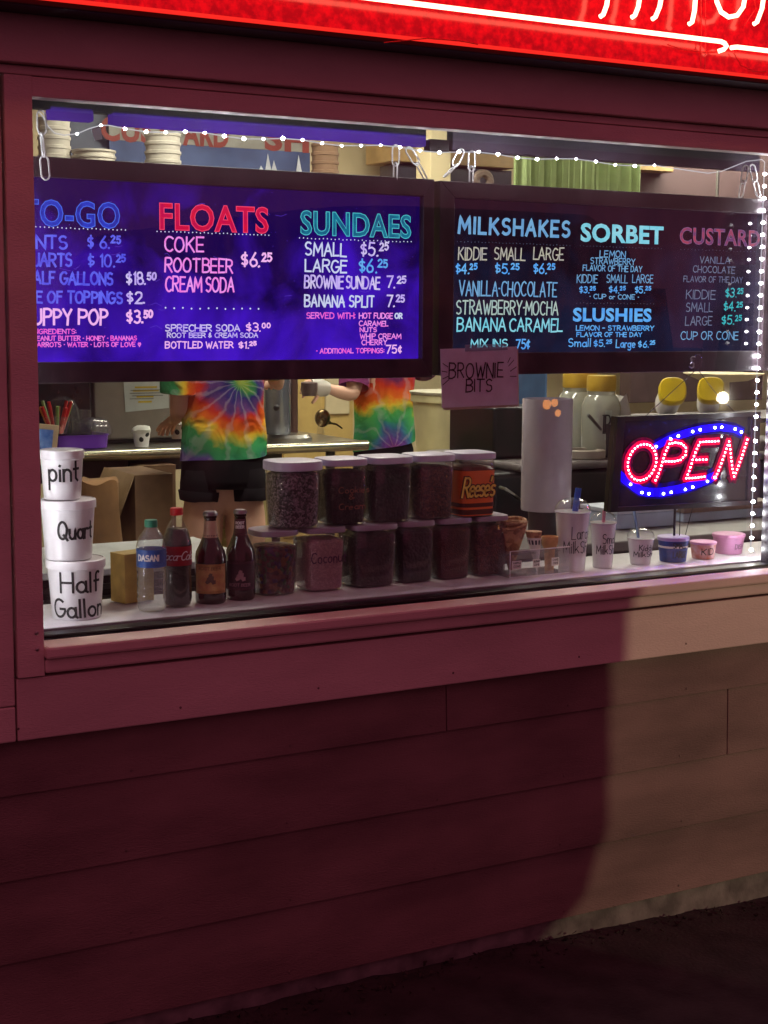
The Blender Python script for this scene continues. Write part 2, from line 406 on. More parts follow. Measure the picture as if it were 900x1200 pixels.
# ================================================================ SETTING
g = MB()
NX, NY = 90, 60
vs = []; fs = []
def gz(x, y):
    e = math.exp(-((y+.05)/.16)**2)
    return .012*math.sin(x*3.1+1)*e + .02*math.sin(x*1.3)*e + random.uniform(0, .012)*e + .006*math.sin(x*2+y*3)
xs = [-60, -20, -6]+[-1+i*.075 for i in range(NX)]+[8, 20, 60]; ys = [-80, -30, -12, -6]+[-4+i*.075 for i in range(55)]+[.6, 3, 12, 60]
for y in ys:
    for x in xs: vs.append((x, y, gz(x, y) if -4 <= y <= .2 and -1.5 < x < 6.5 else 0))
nx = len(xs)
for j in range(len(ys)-1):
    for i in range(nx-1): fs.append((j*nx+i, j*nx+i+1, (j+1)*nx+i+1, (j+1)*nx+i))
g.add(vs, fs)
struct(build('ground', g, M_ground))
dirt = MB()  # crumbled soil and grit heaped along the foot of the wall
for i in range(700):
    x = random.uniform(.2, 4.4); y = -abs(random.gauss(0, .06))-.012; s_ = random.uniform(.003, .011)
    c = Vector((x, y, gz(x, y)+s_*.3)); vv = [c+Vector((random.uniform(-1, 1), random.uniform(-1, 1), random.uniform(-.6, .9)))*s_ for _ in range(5)]
    dirt.add(vv, [(0, 1, 2), (0, 2, 3), (0, 3, 4), (1, 2, 3), (2, 3, 4), (0, 1, 4)])
build('grit', dirt, pm('grit', (50, 44, 40), .95, var=.4), kind='stuff', smooth=False)

ox0, ox1 = at(45, 435, -.046).x, at(891, 664, .075).x+.012      # glazed opening
oz0, oz1 = at(52, 757, -.046).z, at(38, 113, -.046).z+.0
cx0 = at(13, 430, -.044).x; cz0 = at(52, 792, -.046).z       # casing
tz0 = at(450, 812.5, -.036).z
fz = at(450, 114, -.036).z
bld = thing('shop_building', 'tan lap sided stand with the wide lit serving window under the red neon sign', 'building', (2, 0, 0))
# siding courses
lines = [at(450, p_, -.012).z for p_ in (868, 956, 1041, 1125)]
def siding(z0, z1, x0, x1):
    mb = MB(); yb, yt = -.012, -.005
    vs = [(x0, yb, z0), (x1, yb, z0), (x1, yt, z1), (x0, yt, z1), (x0, .01, z0), (x1, .01, z0), (x1, .01, z1), (x0, .01, z1)]
    mb.add(vs, [(0,1,2,3), (5,4,7,6), (4,5,1,0), (3,2,6,7), (4,0,3,7), (1,5,6,2)])
    return build('siding_board', mb, M_siding, bld, smooth=False, bevel=.0022)
js = [[at(521, 830).x], [at(850, 845).x], [], [], []]
zz = [tz0+.03]+lines
seams = [[-.6, js[0][0], 4.6], [-.6, js[1][0], 5.2], [-.6, .62, 4.3], [-.6, .2, 5.6]]
for i in range(4):
    xs_ = seams[i]; zt = zz[i]+(.012 if i else 0)
    for a, c in zip(xs_[:-1], xs_[1:]): siding(zz[i+1], zt, a+.0012, c-.0012)
    siding(zz[i+1], zt, xs_[-1]+.0012, 7.5)
nl = MB(); rn_ = random.Random(9)
for zl in zz[1:]:
    for i in range(-1, 12):
        xq = .35+i*.405+rn_.uniform(-.012, .012); nl.sphere((xq, -.0125, zl+.022+rn_.uniform(-.004, .004)), .0032, 7, 4, sy=.35)
for i in range(12): nl.sphere((.9+i*.37+rn_.uniform(-.02, .02), -.0365, tz0+.03+rn_.uniform(-.004, .004)), .003, 7, 4, sy=.3)
build('nail_heads', nl, pm('painted_nail', (112, 96, 88), .6, var=.3), bld, kind='stuff')
build('foundation', MB().box(-1, 8, .002, .25, -.3, lines[-1]+.01), M_conc, bld)
# trim boards (each proud of the siding)
def board(name, x0, x1, z0, z1, yf, yb=.02, mat=M_trim, bev=.003): return build(name, MB().box(x0, x1, yf, yb, z0, z1), mat, bld, smooth=False, bevel=bev)
board('trim_board', cx0-.002, 7.5, tz0, cz0-.004, -.036)                       # apron under the window
jz = at(10, 824).z
board('trim_board', cx0-.24, cx0-.006, tz0, jz-.001, -.036)
board('trim_board', cx0-.24, cx0-.006, jz+.001, fz-.012, -.0355)
board('trim_board', 4.2, 4.4, cz0+.004, fz-.012, -.0355)
zn = at(450, 46, -.16).z
board('fascia_board', -1.0, 7.5, fz+.004, zn+.6, -.050)
board('fascia_board', cx0-.6, 7.5, fz-.016, fz+.002, -.028, mat=M_trim)
for x0, x1, z0, z1 in ((-1.0, cx0-.245, tz0, fz-.016), (4.42, 7.5, cz0, fz-.016)):
    h = (z1-z0)/6
    for k in range(6): siding(z0+k*h, z0+(k+1)*h+.01, x0, x1)
# window: casing, head, sill nose, inner metal frame, glass
win = board('window_frame', cx0, ox0, cz0, fz-.02, -.044, bev=.0006)
xr = ox1+.13
ORG[win.name] = ORG[bld.name]
def wpart(name, mb, mat, bev=.0008): return build(name, mb, mat, win, smooth=False, bevel=bev)
wpart('head_casing', MB().box(ox0+.0002, xr, -.0438, .0, oz1+.0, fz-.021).box(ox0+.001, xr, .0005, .02, oz1+.03, fz-.021), M_trim)
wpart('side_casing', MB().box(ox1, xr+.1, -.043, .02, oz0+.004, oz1-.001), M_trim)
wpart('sill', MB().box(ox0-.0, 4.2, -.062, .02, oz0-.028, oz0-.001).box(ox0+.001, 4.19, -.048, .02, cz0+.004, oz0-.03), M_trim, .006)
M_seal = pm('dark_window_seal', (28, 22, 28), .4)
wpart('metal_frame', MB().box(ox0+.0012, ox0+.006, .022, .075, oz0, oz1+.028).box(ox1-.012, ox1-.001, .022, .075, oz0, oz1+.028)
      .box(ox0+.007, ox1-.013, .022, .075, oz1+.016, oz1+.028).box(ox0+.007, ox1-.013, .03, .075, oz0+.0, oz0+.006), M_seal, .001)
wpart('glass', MB().box(ox0+.0065, ox1-.0125, .055, .0555, oz0+.0065, oz1+.0155), M_pane, 0)
scr = at(45, 760, -.045)
for px, py in ((44, 761), (43, 742)):
    q = at(px, py, -.046); wpart('screw', MB().sphere((q.x, -.045, q.z), .0045, 10, 6, sy=.5), M_steel, 0)
q = at(838, 676, -.06)
# inner window sill shelf
sh_z = at(52, 737, .085).z
M_lip = pm('shelf_lip', (120, 112, 122), .35, var=.15, metal=.3)
build('display_shelf', MB().box(ox0-.25, ox1+.5, .086, .37, sh_z-.02, sh_z), M_offw, bld, bevel=.002)
build('shelf_edge', MB().box(ox0-.25, ox1+.5, .078, .0855, sh_z-.026, sh_z+.001), M_lip, bld, bevel=.001)
# rooms behind the pane
FZ = .2; BY = 4.7; CZ = 2.95
struct(build('floor', MB().box(-.5, 9, .25, BY, FZ-.1, FZ), pm('brown_tile_floor', (96, 78, 66), .5, var=.3, scale=6)))
struct(build('back_wall', MB().box(-.5, 9, BY, BY+.1, FZ, CZ), M_cream))
struct(build('wall_left', MB().box(-.6, -.5, .26, BY, FZ, CZ), M_cream))
struct(build('wall_right', MB().box(9, 9.1, .26, BY, FZ, CZ), pm('panel_wall', (110, 96, 96), .7)))
struct(build('ceiling', MB().box(-.6, 9.1, .02, BY+.1, CZ, CZ+.08), pm('ceiling_paint', (200, 192, 176), .8)))
# front wall inside around the opening
struct(build('front_wall', MB().box(-.6, ox0-.06, .025, .25, FZ, CZ).box(ox1+.45, 9.1, .025, .25, FZ, CZ)
             .box(ox0-.059, ox1+.449, .025, .25, oz1+.13, CZ).box(ox0-.059, ox1+.449, .09, .24, FZ, sh_z-.03)
             .box(ox0-.059, ox1+.449, .025, .05, oz1+.030, oz1+.129), pm('inner_wall', (150, 140, 140), .7)))
# ceiling lights
M_lamp = em('lamp_diffuser', (252, 248, 228), 40.0)
for i, (x, y) in enumerate(((2.4, 1.5), (4.6, 1.9), (3.4, 3.5), (5.9, 3.3))):
    t = thing('ceiling_light', ('fluorescent ceiling light over the serving window', 'fluorescent ceiling light over the jars with yellow lids',
        'fluorescent ceiling light at the back above the workers', 'fluorescent ceiling light farthest back on the right')[i], 'light', (x, y, CZ-.08), 'ceiling lights inside the stand')
    build('frame', MB().box(x-.62, x+.62, y-.17, y+.17, CZ-.06, CZ-.003), M_white, t, bevel=.004)
    build('diffuser', MB().box(x-.58, x+.58, y-.13, y+.13, CZ-.075, CZ-.0605), M_lamp, t, bevel=.004)
# violet tube and rail under the head of the window
vt = thing('black_light_rail', 'violet glowing light rail under the top of the window frame', 'light', (2, .2, oz1-.04))
M_vio = em('violet_glow', (84, 52, 168), .85, rgb2=(64, 40, 128), scale=3)
def rail(pl, pr, n, mat, y=.16, t0=0, h=.03):
    a = at(pl, 130, y); c = at(pr, 130, y)
    return build(n, MB().box(a.x, c.x, y, y+.03, oz1-.006-h-t0, oz1-.006-t0), mat, vt, bevel=.002)
rail(20, 500, 'upper_rail', M_seal, .155, -.034, .024)
def tube_at(pl, pr, px, y0_, y1_, mat, n):
    a = at(pl, 130, .155); c = at(pr, 130, .155)
    build(n, MB().box(a.x, c.x, .155, .185, at(px, y1_, .155).z, at(px, y0_, .155).z), mat, vt, bevel=.003)
tube_at(58, 110, 60, 123, 139, M_vio, 'light_tube'); tube_at(131, 500, 131, 129, 146, M_vio, 'light_tube')
M_rail = pm('rail_plastic', (66, 54, 74), .6)
rail(531, 893, 'unlit_rail', M_rail, .155, -.034, .052)
rail(504, 527, 'rail_joint', M_black, .152, -.006, .03)
# ================================================================ NEON SIGN
ns = thing('neon_sign', 'large red neon sign box glowing over the serving window', 'sign', (2, -.1, zn+.3))
ny = -.16
M_red = em('red_acrylic', (150, 0, 8), 1.0, gloss=True, rgb2=(215, 4, 14), scale=60, pos=(.38, .66)); M_red.node_tree.nodes['Principled BSDF'].inputs['Base Color'].default_value = (.22, .004, .004, 1)
build('face', MB().box(-.9, 7.3, ny, ny+.012, zn+.012, zn+.62), M_red, ns)
build('housing', MB().box(-.92, 7.32, ny+.0125, -.052, zn-.006, zn+.64), pm('sign_housing', (40, 22, 26), .6), ns, bevel=.003)
build('edge_strip', MB().box(-.92, 7.32, ny-.004, ny+.012, zn+.006, zn+.0115), em('lit_edge', (255, 44, 36), 1.0), ns, smooth=False)
M_tube = em('neon_tube', (0, 0, 0), 1.0, linear=(10.0, 2.3, 1.5))
M_tube2 = em('neon_halo', (255, 60, 40), 1.0)
ty = ny-.045
def tp(px, py): return at(px, py, ty)
def npath(pts, name='neon_tube', r_=.0056):
    build('neon_tube', MB().tube(pts, r_, 10), M_tube, ns)
a = tp(852, 50)
npath([(-.8, ty, a.z+.002), (1, ty, a.z+.002), (2, ty, a.z+.001), (a.x-.02, ty, a.z+.001), (a.x-.008, ty, a.z-.002), (a.x+.001, ty+.002, a.z-.008), (a.x-.002, ty+.008, a.z-.015), (a.x-.010, ty+.020, a.z-.019)])
a2 = tp(859, 55)
npath([(a2.x+.004, ty+.012, a2.z), (a2.x+.006, ty+.003, a2.z), (a2.x+.014, ty, a2.z+.001), (6.8, ty, a2.z+.001)])
def leg(pts): npath([tp(*p) for p in pts]+[Vector((tp(*pts[-1]).x-.001, ty+.010, tp(*pts[-1]).z-.003))])
leg([(718, -60), (715, -25), (711, 6), (707, 17)])
leg([(756, -60), (752, -20), (748, 8), (744, 18)])
leg([(782, -60), (778, -20), (773, 8), (768, 20)])
leg([(818, -60), (816, -20), (814, 12), (811, 26)])
npath([tp(*p) for p in ((838, -60), (838, -20), (840, 2), (845, 14), (854, 20), (864, 18), (871, 8), (875, -14), (877, -60))])
leg([(900, -60), (897, -20), (893, 10), (887, 26)])
for pts in ([(821, -30), (822, 30), (821, 78)], [(826, -30), (827, 40), (826, 82)], [(860, 62), (868, 76), (884, 84), (905, 84)], [(782, 52), (800, 58), (826, 61), (848, 60)],
            [(450, 50), (500, 45), (540, 48), (560, 52)], [(880, -20), (886, 10), (872, 30)]):
    build('wire', MB().tube([at(p[0], p[1], ny-.01) for p in pts], .0012, 5), pm('red_wire', (200, 40, 40), .4), ns)
# ================================================================ MENU BOARDS
def E(name, rgb, st=1.0, rgb2=None): return em('ink_'+name, rgb, st, rgb2=rgb2, scale=45)
pink = E('pink', (255, 128, 236), 1.0, (255, 160, 255)); blue = E('blue', (104, 110, 255), 1., (84, 84, 236)); lpink = E('light_pink', (255, 190, 255))
lav = E('lavender', (196, 170, 255), 1., (226, 214, 255)); hot = E('hot_pink', (255, 90, 220), 1., (255, 130, 240)); pale = E('pale', (214, 222, 255))
chalkb = E('chalk_blue', (122, 178, 222), 1., (104, 160, 214)); yel = E('cream_chalk', (196, 192, 172), 1., (170, 166, 166)); brb = E('bright_blue', (86, 168, 255), 1., (110, 190, 255))
cyn = E('cyan', (120, 214, 236), 1., (150, 224, 240)); grn = E('pale_green', (184, 206, 196), 1., (160, 190, 190)); fade = E('faded_grey', (112, 124, 150), 1., (92, 100, 134))
dim = E('dim_violet', (66, 22, 130))
by = .12
bz1, bz0 = at(300, 199+.0, by).z, at(300, 445, by).z
# left board
lx1 = at(508, 330, by-.02).x; ix1 = at(491, 330, by).x; lx0 = .78; ix0 = .83
iz1 = at(400, 226, by).z; iz0 = at(400, 421, by).z
def gradient_panel(name, lo, hi, ztop, zbot, gloss=.12, xr=None):  # edge light is put into the emission, brighter towards the bottom
    m, nt, p = newmat(name); p.inputs['Base Color'].default_value = (.006, .005, .009, 1); p.inputs['Roughness'].default_value = gloss; p.inputs['Specular IOR Level'].default_value = .28
    tc = nt.nodes.new('ShaderNodeTexCoord'); nz = nt.nodes.new('ShaderNodeTexNoise'); nz.inputs['Scale'].default_value = 5.5; nz.inputs['Detail'].default_value = 7; nz.inputs['Distortion'].default_value = .8
    nt.links.new(tc.outputs['Object'], nz.inputs['Vector'])
    cr = nt.nodes.new('ShaderNodeValToRGB'); cr.color_ramp.elements[0].position = .36; cr.color_ramp.elements[1].position = .72
    cr.color_ramp.elements[0].color = L3(lo); cr.color_ramp.elements[1].color = L3(hi)
    sz_ = nt.nodes.new('ShaderNodeSeparateXYZ'); nt.links.new(tc.outputs['Object'], sz_.inputs[0])
    ma = nt.nodes.new('ShaderNodeMath'); ma.operation = 'MULTIPLY_ADD'; ma.inputs[1].default_value = -.75; nt.links.new(sz_.outputs[2], ma.inputs[0]); nt.links.new(nz.outputs['Fac'], ma.inputs[2])
    nt.links.new(ma.outputs[0], cr.inputs['Fac'])
    nt.links.new(cr.outputs['Color'], p.inputs['Emission Color']); p.inputs['Emission Strength'].default_value = 1
    return m
def menu_board(name, label, x0, x1, z0, z1, jx0, jx1, jz0, jz1, panelmat, loc):
    t = thing(name, label, 'menu board', loc)
    def rail4(a, c, d, e, vert):
        mb = MB()
        if vert: mb.add([(a, by-.02, z0), (c, by-.02, jz0), (c, by-.02, jz1), (a, by-.02, z1), (a, by+.02, z0), (c, by+.02, jz0), (c, by+.02, jz1), (a, by+.02, z1)], [(0,1,2,3),(7,6,5,4),(0,4,5,1),(1,5,6,2),(2,6,7,3),(3,7,4,0)])
        else: mb.add([(x0, by-.0201, a), (x1, by-.0201, a), (jx1, by-.0201, c), (jx0, by-.0201, c), (x0, by+.02, a), (x1, by+.02, a), (jx1, by+.02, c), (jx0, by+.02, c)], [(0,1,2,3),(7,6,5,4),(0,4,5,1),(1,5,6,2),(2,6,7,3),(3,7,4,0)])
        return build('frame_rail', mb, M_boardframe, t, smooth=False, bevel=.0015)
    rail4(x0, jx0, 0, 0, True); rail4(x1, jx1, 0, 0, True); rail4(z0, jz0, 0, 0, False); rail4(z1, jz1, 0, 0, False)
    build('panel', MB().box(jx0-.004, jx1+.004, by, by+.015, jz0-.004, jz1+.004), panelmat, t)
    return t
pl_mat = gradient_panel('violet_lit_panel', (20, 3, 76), (68, 22, 205), iz1, iz0)
pr_mat = gradient_panel('dark_glass_panel', (15, 9, 22), (22, 30, 58), iz1, iz0, .06)
LB = menu_board('menu_board', 'violet glowing menu board headed FLOATS and SUNDAES hanging in the left of the window', lx0, lx1, bz0, bz1, ix0, ix1, iz0, iz1, pl_mat, (1.5, by, 1.7))
def wl_(s, a, c, b_, cap, m, hw=None, bd=None, y=by, **kw): return write(s, a, c, b_, cap*(.90 if cap > 9 else .80), m, bd or LB, y, hw=(hw*1.1 if hw else .0021), **kw)
F1 = E('red_fill', (224, 16, 60), 1., (200, 10, 80)); F1e = E('red_line', (255, 70, 110)); B1 = E('blue_fill', (34, 60, 200), 1., (28, 40, 150)); B1e = E('blue_line', (70, 110, 245))
T1 = E('teal_fill', (20, 120, 150), 1., (20, 90, 130)); T1e = E('teal_line', (80, 200, 214))
block_text('TO-GO', 24, 140, 263, 29, B1, B1e, LB, by)
dots(42, 147, 266, 22, pale, LB, by)
wl_('PINTS', 26, 78, 290, 16, blue, .0023); wl_('$ 6._25', 103, 140, 290, 15, blue)
wl_('QUARTS', 26, 84, 311, 16, blue, .0023); wl_('$ 10._25', 103, 146, 312, 15, blue)
wl_('HALF GALLONS', 30, 132, 332, 15, blue, .0023); wl_('$18._50', 148, 182, 333, 15, lav)
wl_('SIDE OF TOPPINGS', 22, 143, 354, 14, blue, .0022); wl_('$2.', 149, 169, 355, 14, lav)
wl_('PUPPY POP', 27, 126, 380, 19, lpink, .0024); wl_('$3._50', 149, 178, 378, 15, lpink, .0022)
wl_('INGREDIENTS:', 39, 89, 391, 6.5, hot, .0010); wl_('PEANUT BUTTER * HONEY * BANANAS', 39, 160, 399, 6.2, hot, .0010)
wl_('CARROTS * WATER * LOTS OF LOVE ^', 39, 165, 406.5, 6.2, hot, .0010)
block_text('FLOATS', 187, 314, 268, 29, F1, F1e, LB, by)
dots(184, 315, 271, 30, pale, LB, by)
wl_('COKE', 193, 238, 294, 18, pink); wl_('ROOT BEER', 194, 272, 318, 17, pink, space=.15); wl_('CREAM SODA', 194, 274, 341, 18, pink, space=.22); wl_('$6._25', 283, 317, 312, 17, lpink, .0021)
dots(194, 303, 361, 12, pale, LB, by, .0022)
wl_('SPRECHER SODA', 194, 281, 388, 9, lav, .0013); wl_('$3._00', 289, 316, 388, 10, lpink, .0014)
wl_('ROOT BEER & CREAM SODA', 196, 302, 395.5, 6.5, lav, .0010)
wl_('BOTTLED WATER', 194, 273, 408, 9, lpink, .0013); wl_('$1._25', 280, 300, 408, 9, lpink, .0014)
block_text('SUNDAES', 352, 481, 274, 26, T1, T1e, LB, by)
dots(351, 482, 279, 30, pale, LB, by)
wl_('SMALL', 358, 406, 299, 16, pale); wl_('$5._25', 423, 454, 299, 16, lav)
wl_('LARGE', 358, 406, 318, 15, pale); wl_('$6._25', 421, 453, 319, 16, brb)
wl_('BROWNIE SUNDAE', 357, 445, 337, 15, lav, space=.2); wl_('7._25', 453, 474, 337, 14, lav)
wl_('BANANA SPLIT', 357, 438, 359, 14, pale); wl_('7._25', 453, 473, 359, 14, lav)
wl_('SERVED WITH:', 359, 416, 373, 8, hot, .0012); wl_('HOT FUDGE', 421, 460, 373, 7.5, pink, .0012); wl_('OR', 463, 471, 373, 7, pale, .0016)
wl_('CARAMEL', 421, 455, 382, 7, pink, .0011); wl_('NUTS', 422, 441, 389, 6, pink, .0011); wl_('WHIP CREAM', 422, 470, 397, 7, pink, .0011); wl_('CHERRY', 424, 453, 404, 7, pink, .0011)
wl_('* ADDITIONAL TOPPINGS:', 371, 450, 414, 6.5, hot, .0011); wl_('75~', 453, 471, 414, 10, lpink, .0015)
dm_ = MB(); rr_ = random.Random(4)
for _ in range(190):
    p_ = at(rr_.uniform(40, 488), rr_.uniform(222, 418), by-.001)
    if not (ix0 < p_.x < ix1-.004 and iz0+.004 < p_.z < iz1-.004): continue
    q_ = rr_.uniform(.0003, .0011); dm_.add([(p_.x+q_*math.cos(k*PI/2.5), by-.0008, p_.z+q_*math.sin(k*PI/2.5)) for k in range(5)], [tuple(range(5))])
for _ in range(26):
    p_ = at(rr_.uniform(60, 470), rr_.uniform(240, 410), by-.001); w_ = rr_.uniform(.006, .03)
    ribbon(dm_, [(p_.x, p_.z), (p_.x+w_*.5, p_.z+rr_.uniform(-.004, .006)), (p_.x+w_, p_.z+rr_.uniform(-.006, .006))], .0004, lambda u_, v_, k: (u_, by-.0008, v_))
build('marker_dust', dm_, E('dust', (96, 60, 214)), LB, smooth=False, kind='stuff')
# right board
rx0 = at(515, 330, by-.02).x; rj0 = at(532, 330, by-.02).x; rj1 = at(890, 330, by).x; rx1 = rj1+.05
rz1 = at(600, 236, by).z; rz0 = at(600, 413, by).z
RB = menu_board('menu_board', 'dark menu board headed MILKSHAKES and SORBET hanging in the right of the window', rx0, rx1, bz0+.004, bz1-.002, rj0, rj1, rz0, rz1, pr_mat, (2.6, by, 1.7))
def wr(s, a, c, b_, cap, m, hw=None, **kw): return wl_(s, a, c, b_, cap, m, hw, RB, **kw)
write('MILKSHAKES', 538, 667, 272.5, 17, chalkb, RB, by, hw=.0040, gap=.30, jit=.012, name='heading')
dots(536, 668, 283, 34, fade, RB, by, .0011)
wr('KIDDIE', 537, 570, 304, 15, yel, .0016); wr('SMALL', 579, 615, 304, 15, yel, .0016); wr('LARGE', 625, 660, 304, 15, yel, .0016)
wr('$4._25', 534, 558, 320, 12, brb, .0017); wr('$5._25', 580, 607, 320, 12, brb, .0017); wr('$6._25', 625, 649, 320, 12, brb, .0017)
wr('VANILLA*CHOCOLATE', 538, 652, 346, 18, chalkb, .0017); wr('STRAWBERRY*MOCHA', 535, 654, 368, 17, grn, .0017)
wr('BANANA CARAMEL', 536, 659, 388, 16, cyn, .0019, space=.25); wr('MIX INS', 552, 594, 407, 10, cyn, .0016); wr('75~', 605, 621, 409, 12, brb, .0017)
block_text('SORBET', 680, 777, 282, 20, cyn, None, RB, by, bold=.035)
dots(680, 775, 288, 26, fade, RB, by, .001)
wr('LEMON', 703, 733, 301, 9, chalkb, .0012); wr('STRAWBERRY', 692, 744, 309, 8.5, chalkb, .0011); wr('FLAVOR OF THE DAY', 683, 752, 317, 8, chalkb, .0011)
wr('KIDDIE', 676, 700, 331, 10, chalkb, .0011); wr('SMALL', 711, 735, 331, 10, chalkb, .0011); wr('LARGE', 741, 765, 331, 10, chalkb, .0011)
wr('$3._25', 679, 697, 343, 9, brb, .0013); wr('$4._25', 714, 732, 343, 9, brb, .0013); wr('$5._25', 744, 762, 343, 9, brb, .0013)
wr('* CUP or CONE *', 691, 748, 350, 6.5, chalkb, .0011)
dots(676, 766, 355, 24, fade, RB, by, .001)
block_text('SLUSHIES', 671, 763, 376, 15, brb, None, RB, by, bold=.035)
wr('LEMON - STRAWBERRY', 675, 766, 387, 6.5, brb, .0012); wr('FLAVOR OF THE DAY', 676, 752, 394.5, 6, brb, .0012)
wr('Small', 666, 692, 406, 10, brb, .0014); wr('$5._25', 696, 716, 406, 9, brb, .0013); wr('Large', 722, 744, 407, 10, brb, .0014); wr('$6._25', 748, 767, 407, 9, brb, .0013)
block_text('CUSTARD', 796, 890, 285, 18, E('faded_purple', (106, 62, 112), 1., (176, 70, 92)), E('faded_line', (140, 104, 150)), RB, by, bold=.02, ew=.008)
dots(798, 884, 292, 22, fade, RB, by, .001)
wr('VANILLA', 820, 855, 308, 9, fade, .0012); wr('CHOCOLATE', 812, 861, 319, 9, fade, .0012); wr('FLAVOR OF THE DAY', 801, 870, 330, 8, fade, .0011)
wr('KIDDIE', 804, 838, 350, 11, fade, .0013); wr('SMALL', 804, 835, 365, 11, fade, .0013); wr('LARGE', 803, 834, 381, 11, fade, .0013)
wr('$3._25', 850, 870, 348, 11, E('aqua', (60, 190, 200)), .0015); wr('$4._25', 848, 869, 364, 11, E('aqua', 0), .0015); wr('$5._25', 846, 868, 380, 11, E('aqua', 0), .0015)
wr('CUP OR CONE', 798, 865, 398, 10, chalkb, .0012)
# ================================================================ CHAINS, LED STRING
M_chain = pm('white_chain', (220, 220, 222), .4)
def link_mb():
    pts = []
    for i in range(20):
        a = 2*PI*i/20; x = .0088*math.cos(a); z = .012*math.sin(a)+(.013 if math.sin(a) > 0 else -.013)
        pts.append((x, 0, z))
    return MB().tube(pts, .0021, 7, closed=True)
LINK = None
def chain(pts, label, grp='white plastic chains holding the menu boards'):
    global LINK
    t = thing('chain', label, 'chain', pts[0], grp)
    P = [Vector(p) for p in pts]; tot = sum((P[i+1]-P[i]).length for i in range(len(P)-1)); n = max(2, int(tot/.040))
    for i in range(n):
        s_ = (i+.5)/n*tot; k = 0
        while k < len(P)-2 and s_ > (P[k+1]-P[k]).length: s_ -= (P[k+1]-P[k]).length; k += 1
        d = (P[k+1]-P[k]).normalized(); pos = P[k]+d*s_
        if LINK is None: LINK = build('link', link_mb(), M_chain, t, org=Vector((0, 0, 0))); o = LINK
        else: o = bpy.data.objects.new('link', LINK.data); link(o, t)
        o.location = pos-P[0]; o.rotation_euler = (d.to_track_quat('Z', 'X') @ Euler((0, 0, .25+(i % 2)*1.35)).to_quaternion()).to_euler()
    return t
def cpt(px, py, y=.11): return at(px, py, y)
chain([cpt(48, 130, .08), cpt(50, 170, .08), cpt(54, 210, .08)], 'white chain dangling at the far left edge of the window')
chain([cpt(464, 172), cpt(463, 213)], 'straight white chain at the right end of the violet menu board')
chain([cpt(478, 174), cpt(490, 193), cpt(499, 210)], 'slanting white chain just left of the gap between the boards')
chain([cpt(541, 177), cpt(531, 197), cpt(522, 206)], 'short hooked white chain above the left corner of the MILKSHAKES board')
chain([cpt(553, 180), cpt(552, 215)], 'straight white chain above the left part of the MILKSHAKES board')
chain([cpt(874, 196), cpt(868, 230)], 'left one of the paired white chains at the far right of the window')
chain([cpt(881, 194), cpt(889, 230)], 'right one of the paired white chains at the far right of the window')
M_led = em('led_white', (0, 0, 0), 1.0, linear=(205.0, 205.0, 212.0)); M_wire = em('wire_led_glow', (225, 225, 235), .75)  # wire emits: the glow of its LEDs is put into the material
ls = thing('string_light', 'white fairy light string along the top and right edges of the glass', 'lights', at(450, 170, .1))
top = [(44, 130), (50, 136), (56, 148), (64, 156), (75, 158.5), (90, 157), (104, 151), (118, 147), (128, 147), (148, 151)]
for i in range(1, 28): top.append((148+i*22.9, 151+i*1.62+2*math.sin(i*1.3)))
top += [(785, 196.5), (805, 199.5), (830, 203), (845, 201), (860, 195), (875, 189), (893, 187)]
side = [(896, 190+i*14.2) for i in range(33)]
side = [(896-(p[1]-190)*.036, p[1]) for p in side]
ly = .085
pts = [at(p[0], p[1], ly) for p in top]+[at(p[0], p[1], ly+.012) for p in side]
build('wire', MB().tube(pts, .0013, 5), M_wire, ls)
bulb0 = None
bp_ = [(90, 157), (118, 147), (146, 151)]+[top[i] for i in range(10, 37)]
def place_bulb(p, sc):
    global bulb0
    if bulb0 is None:
        bulb0 = build('bulb', MB().sphere((0, 0, 0), 0.0042, 8, 6), M_led, ls, org=Vector((0, 0, 0))); o = bulb0
    else: o = bpy.data.objects.new('bulb', bulb0.data); link(o, ls)
    o.location = p-ls.location; o.scale = (sc*1.1, sc, sc*.85)
for i, p in enumerate(bp_):
    q = at(p[0], p[1], ly); place_bulb(q+Vector((0, -.002, 0)), random.uniform(.6, 1.0) if i > 1 else .6)
for p in side[1:]: place_bulb(at(p[0], p[1], ly+.012)+Vector((0, -.003, 0)), 1.15)
for i in range(26): place_bulb(Vector((ox0-.018, .092, oz1-.05-i*.043)), 1.1)
tpv = [at(p[0], p[1], .079) for p in ((107, 151), (118, 149), (120, 163), (111, 165))]
build('tape_flag', MB().add(tpv+[v+Vector((0, .001, 0)) for v in tpv], [(0,1,2,3), (7,6,5,4), (0,4,5,1), (1,5,6,2), (2,6,7,3), (3,7,4,0)]), pm('tape', (190, 205, 215), .5), ls)
# suction hook and power cord on the glass
hk = thing('suction_hook', 'clear round suction hook on the glass above the OPEN sign', 'hook', at(817, 424, .07))
c = at(817, 424, .062)
rings = []
mb = MB().lathe([(.0215, 0), (.020, .004), (.012, .008), (.007, .012)], (0, 0, 0), 24); m_ = Matrix.Rotation(-PI/2, 3, 'X')
mb.v = [c+m_ @ v for v in mb.v]; build('cup', mb, M_clear, hk)
build('wire_hook', MB().tube([c+Vector(v) for v in ((.004, .012, .012), (-.003, .016, .014), (-.009, .018, .008), (-.004, .018, 0), (.004, .018, -.005), (.004, .018, -.014), (-.004, .018, -.018), (-.012, .018, -.013))], .0017, 6), M_steel, hk)
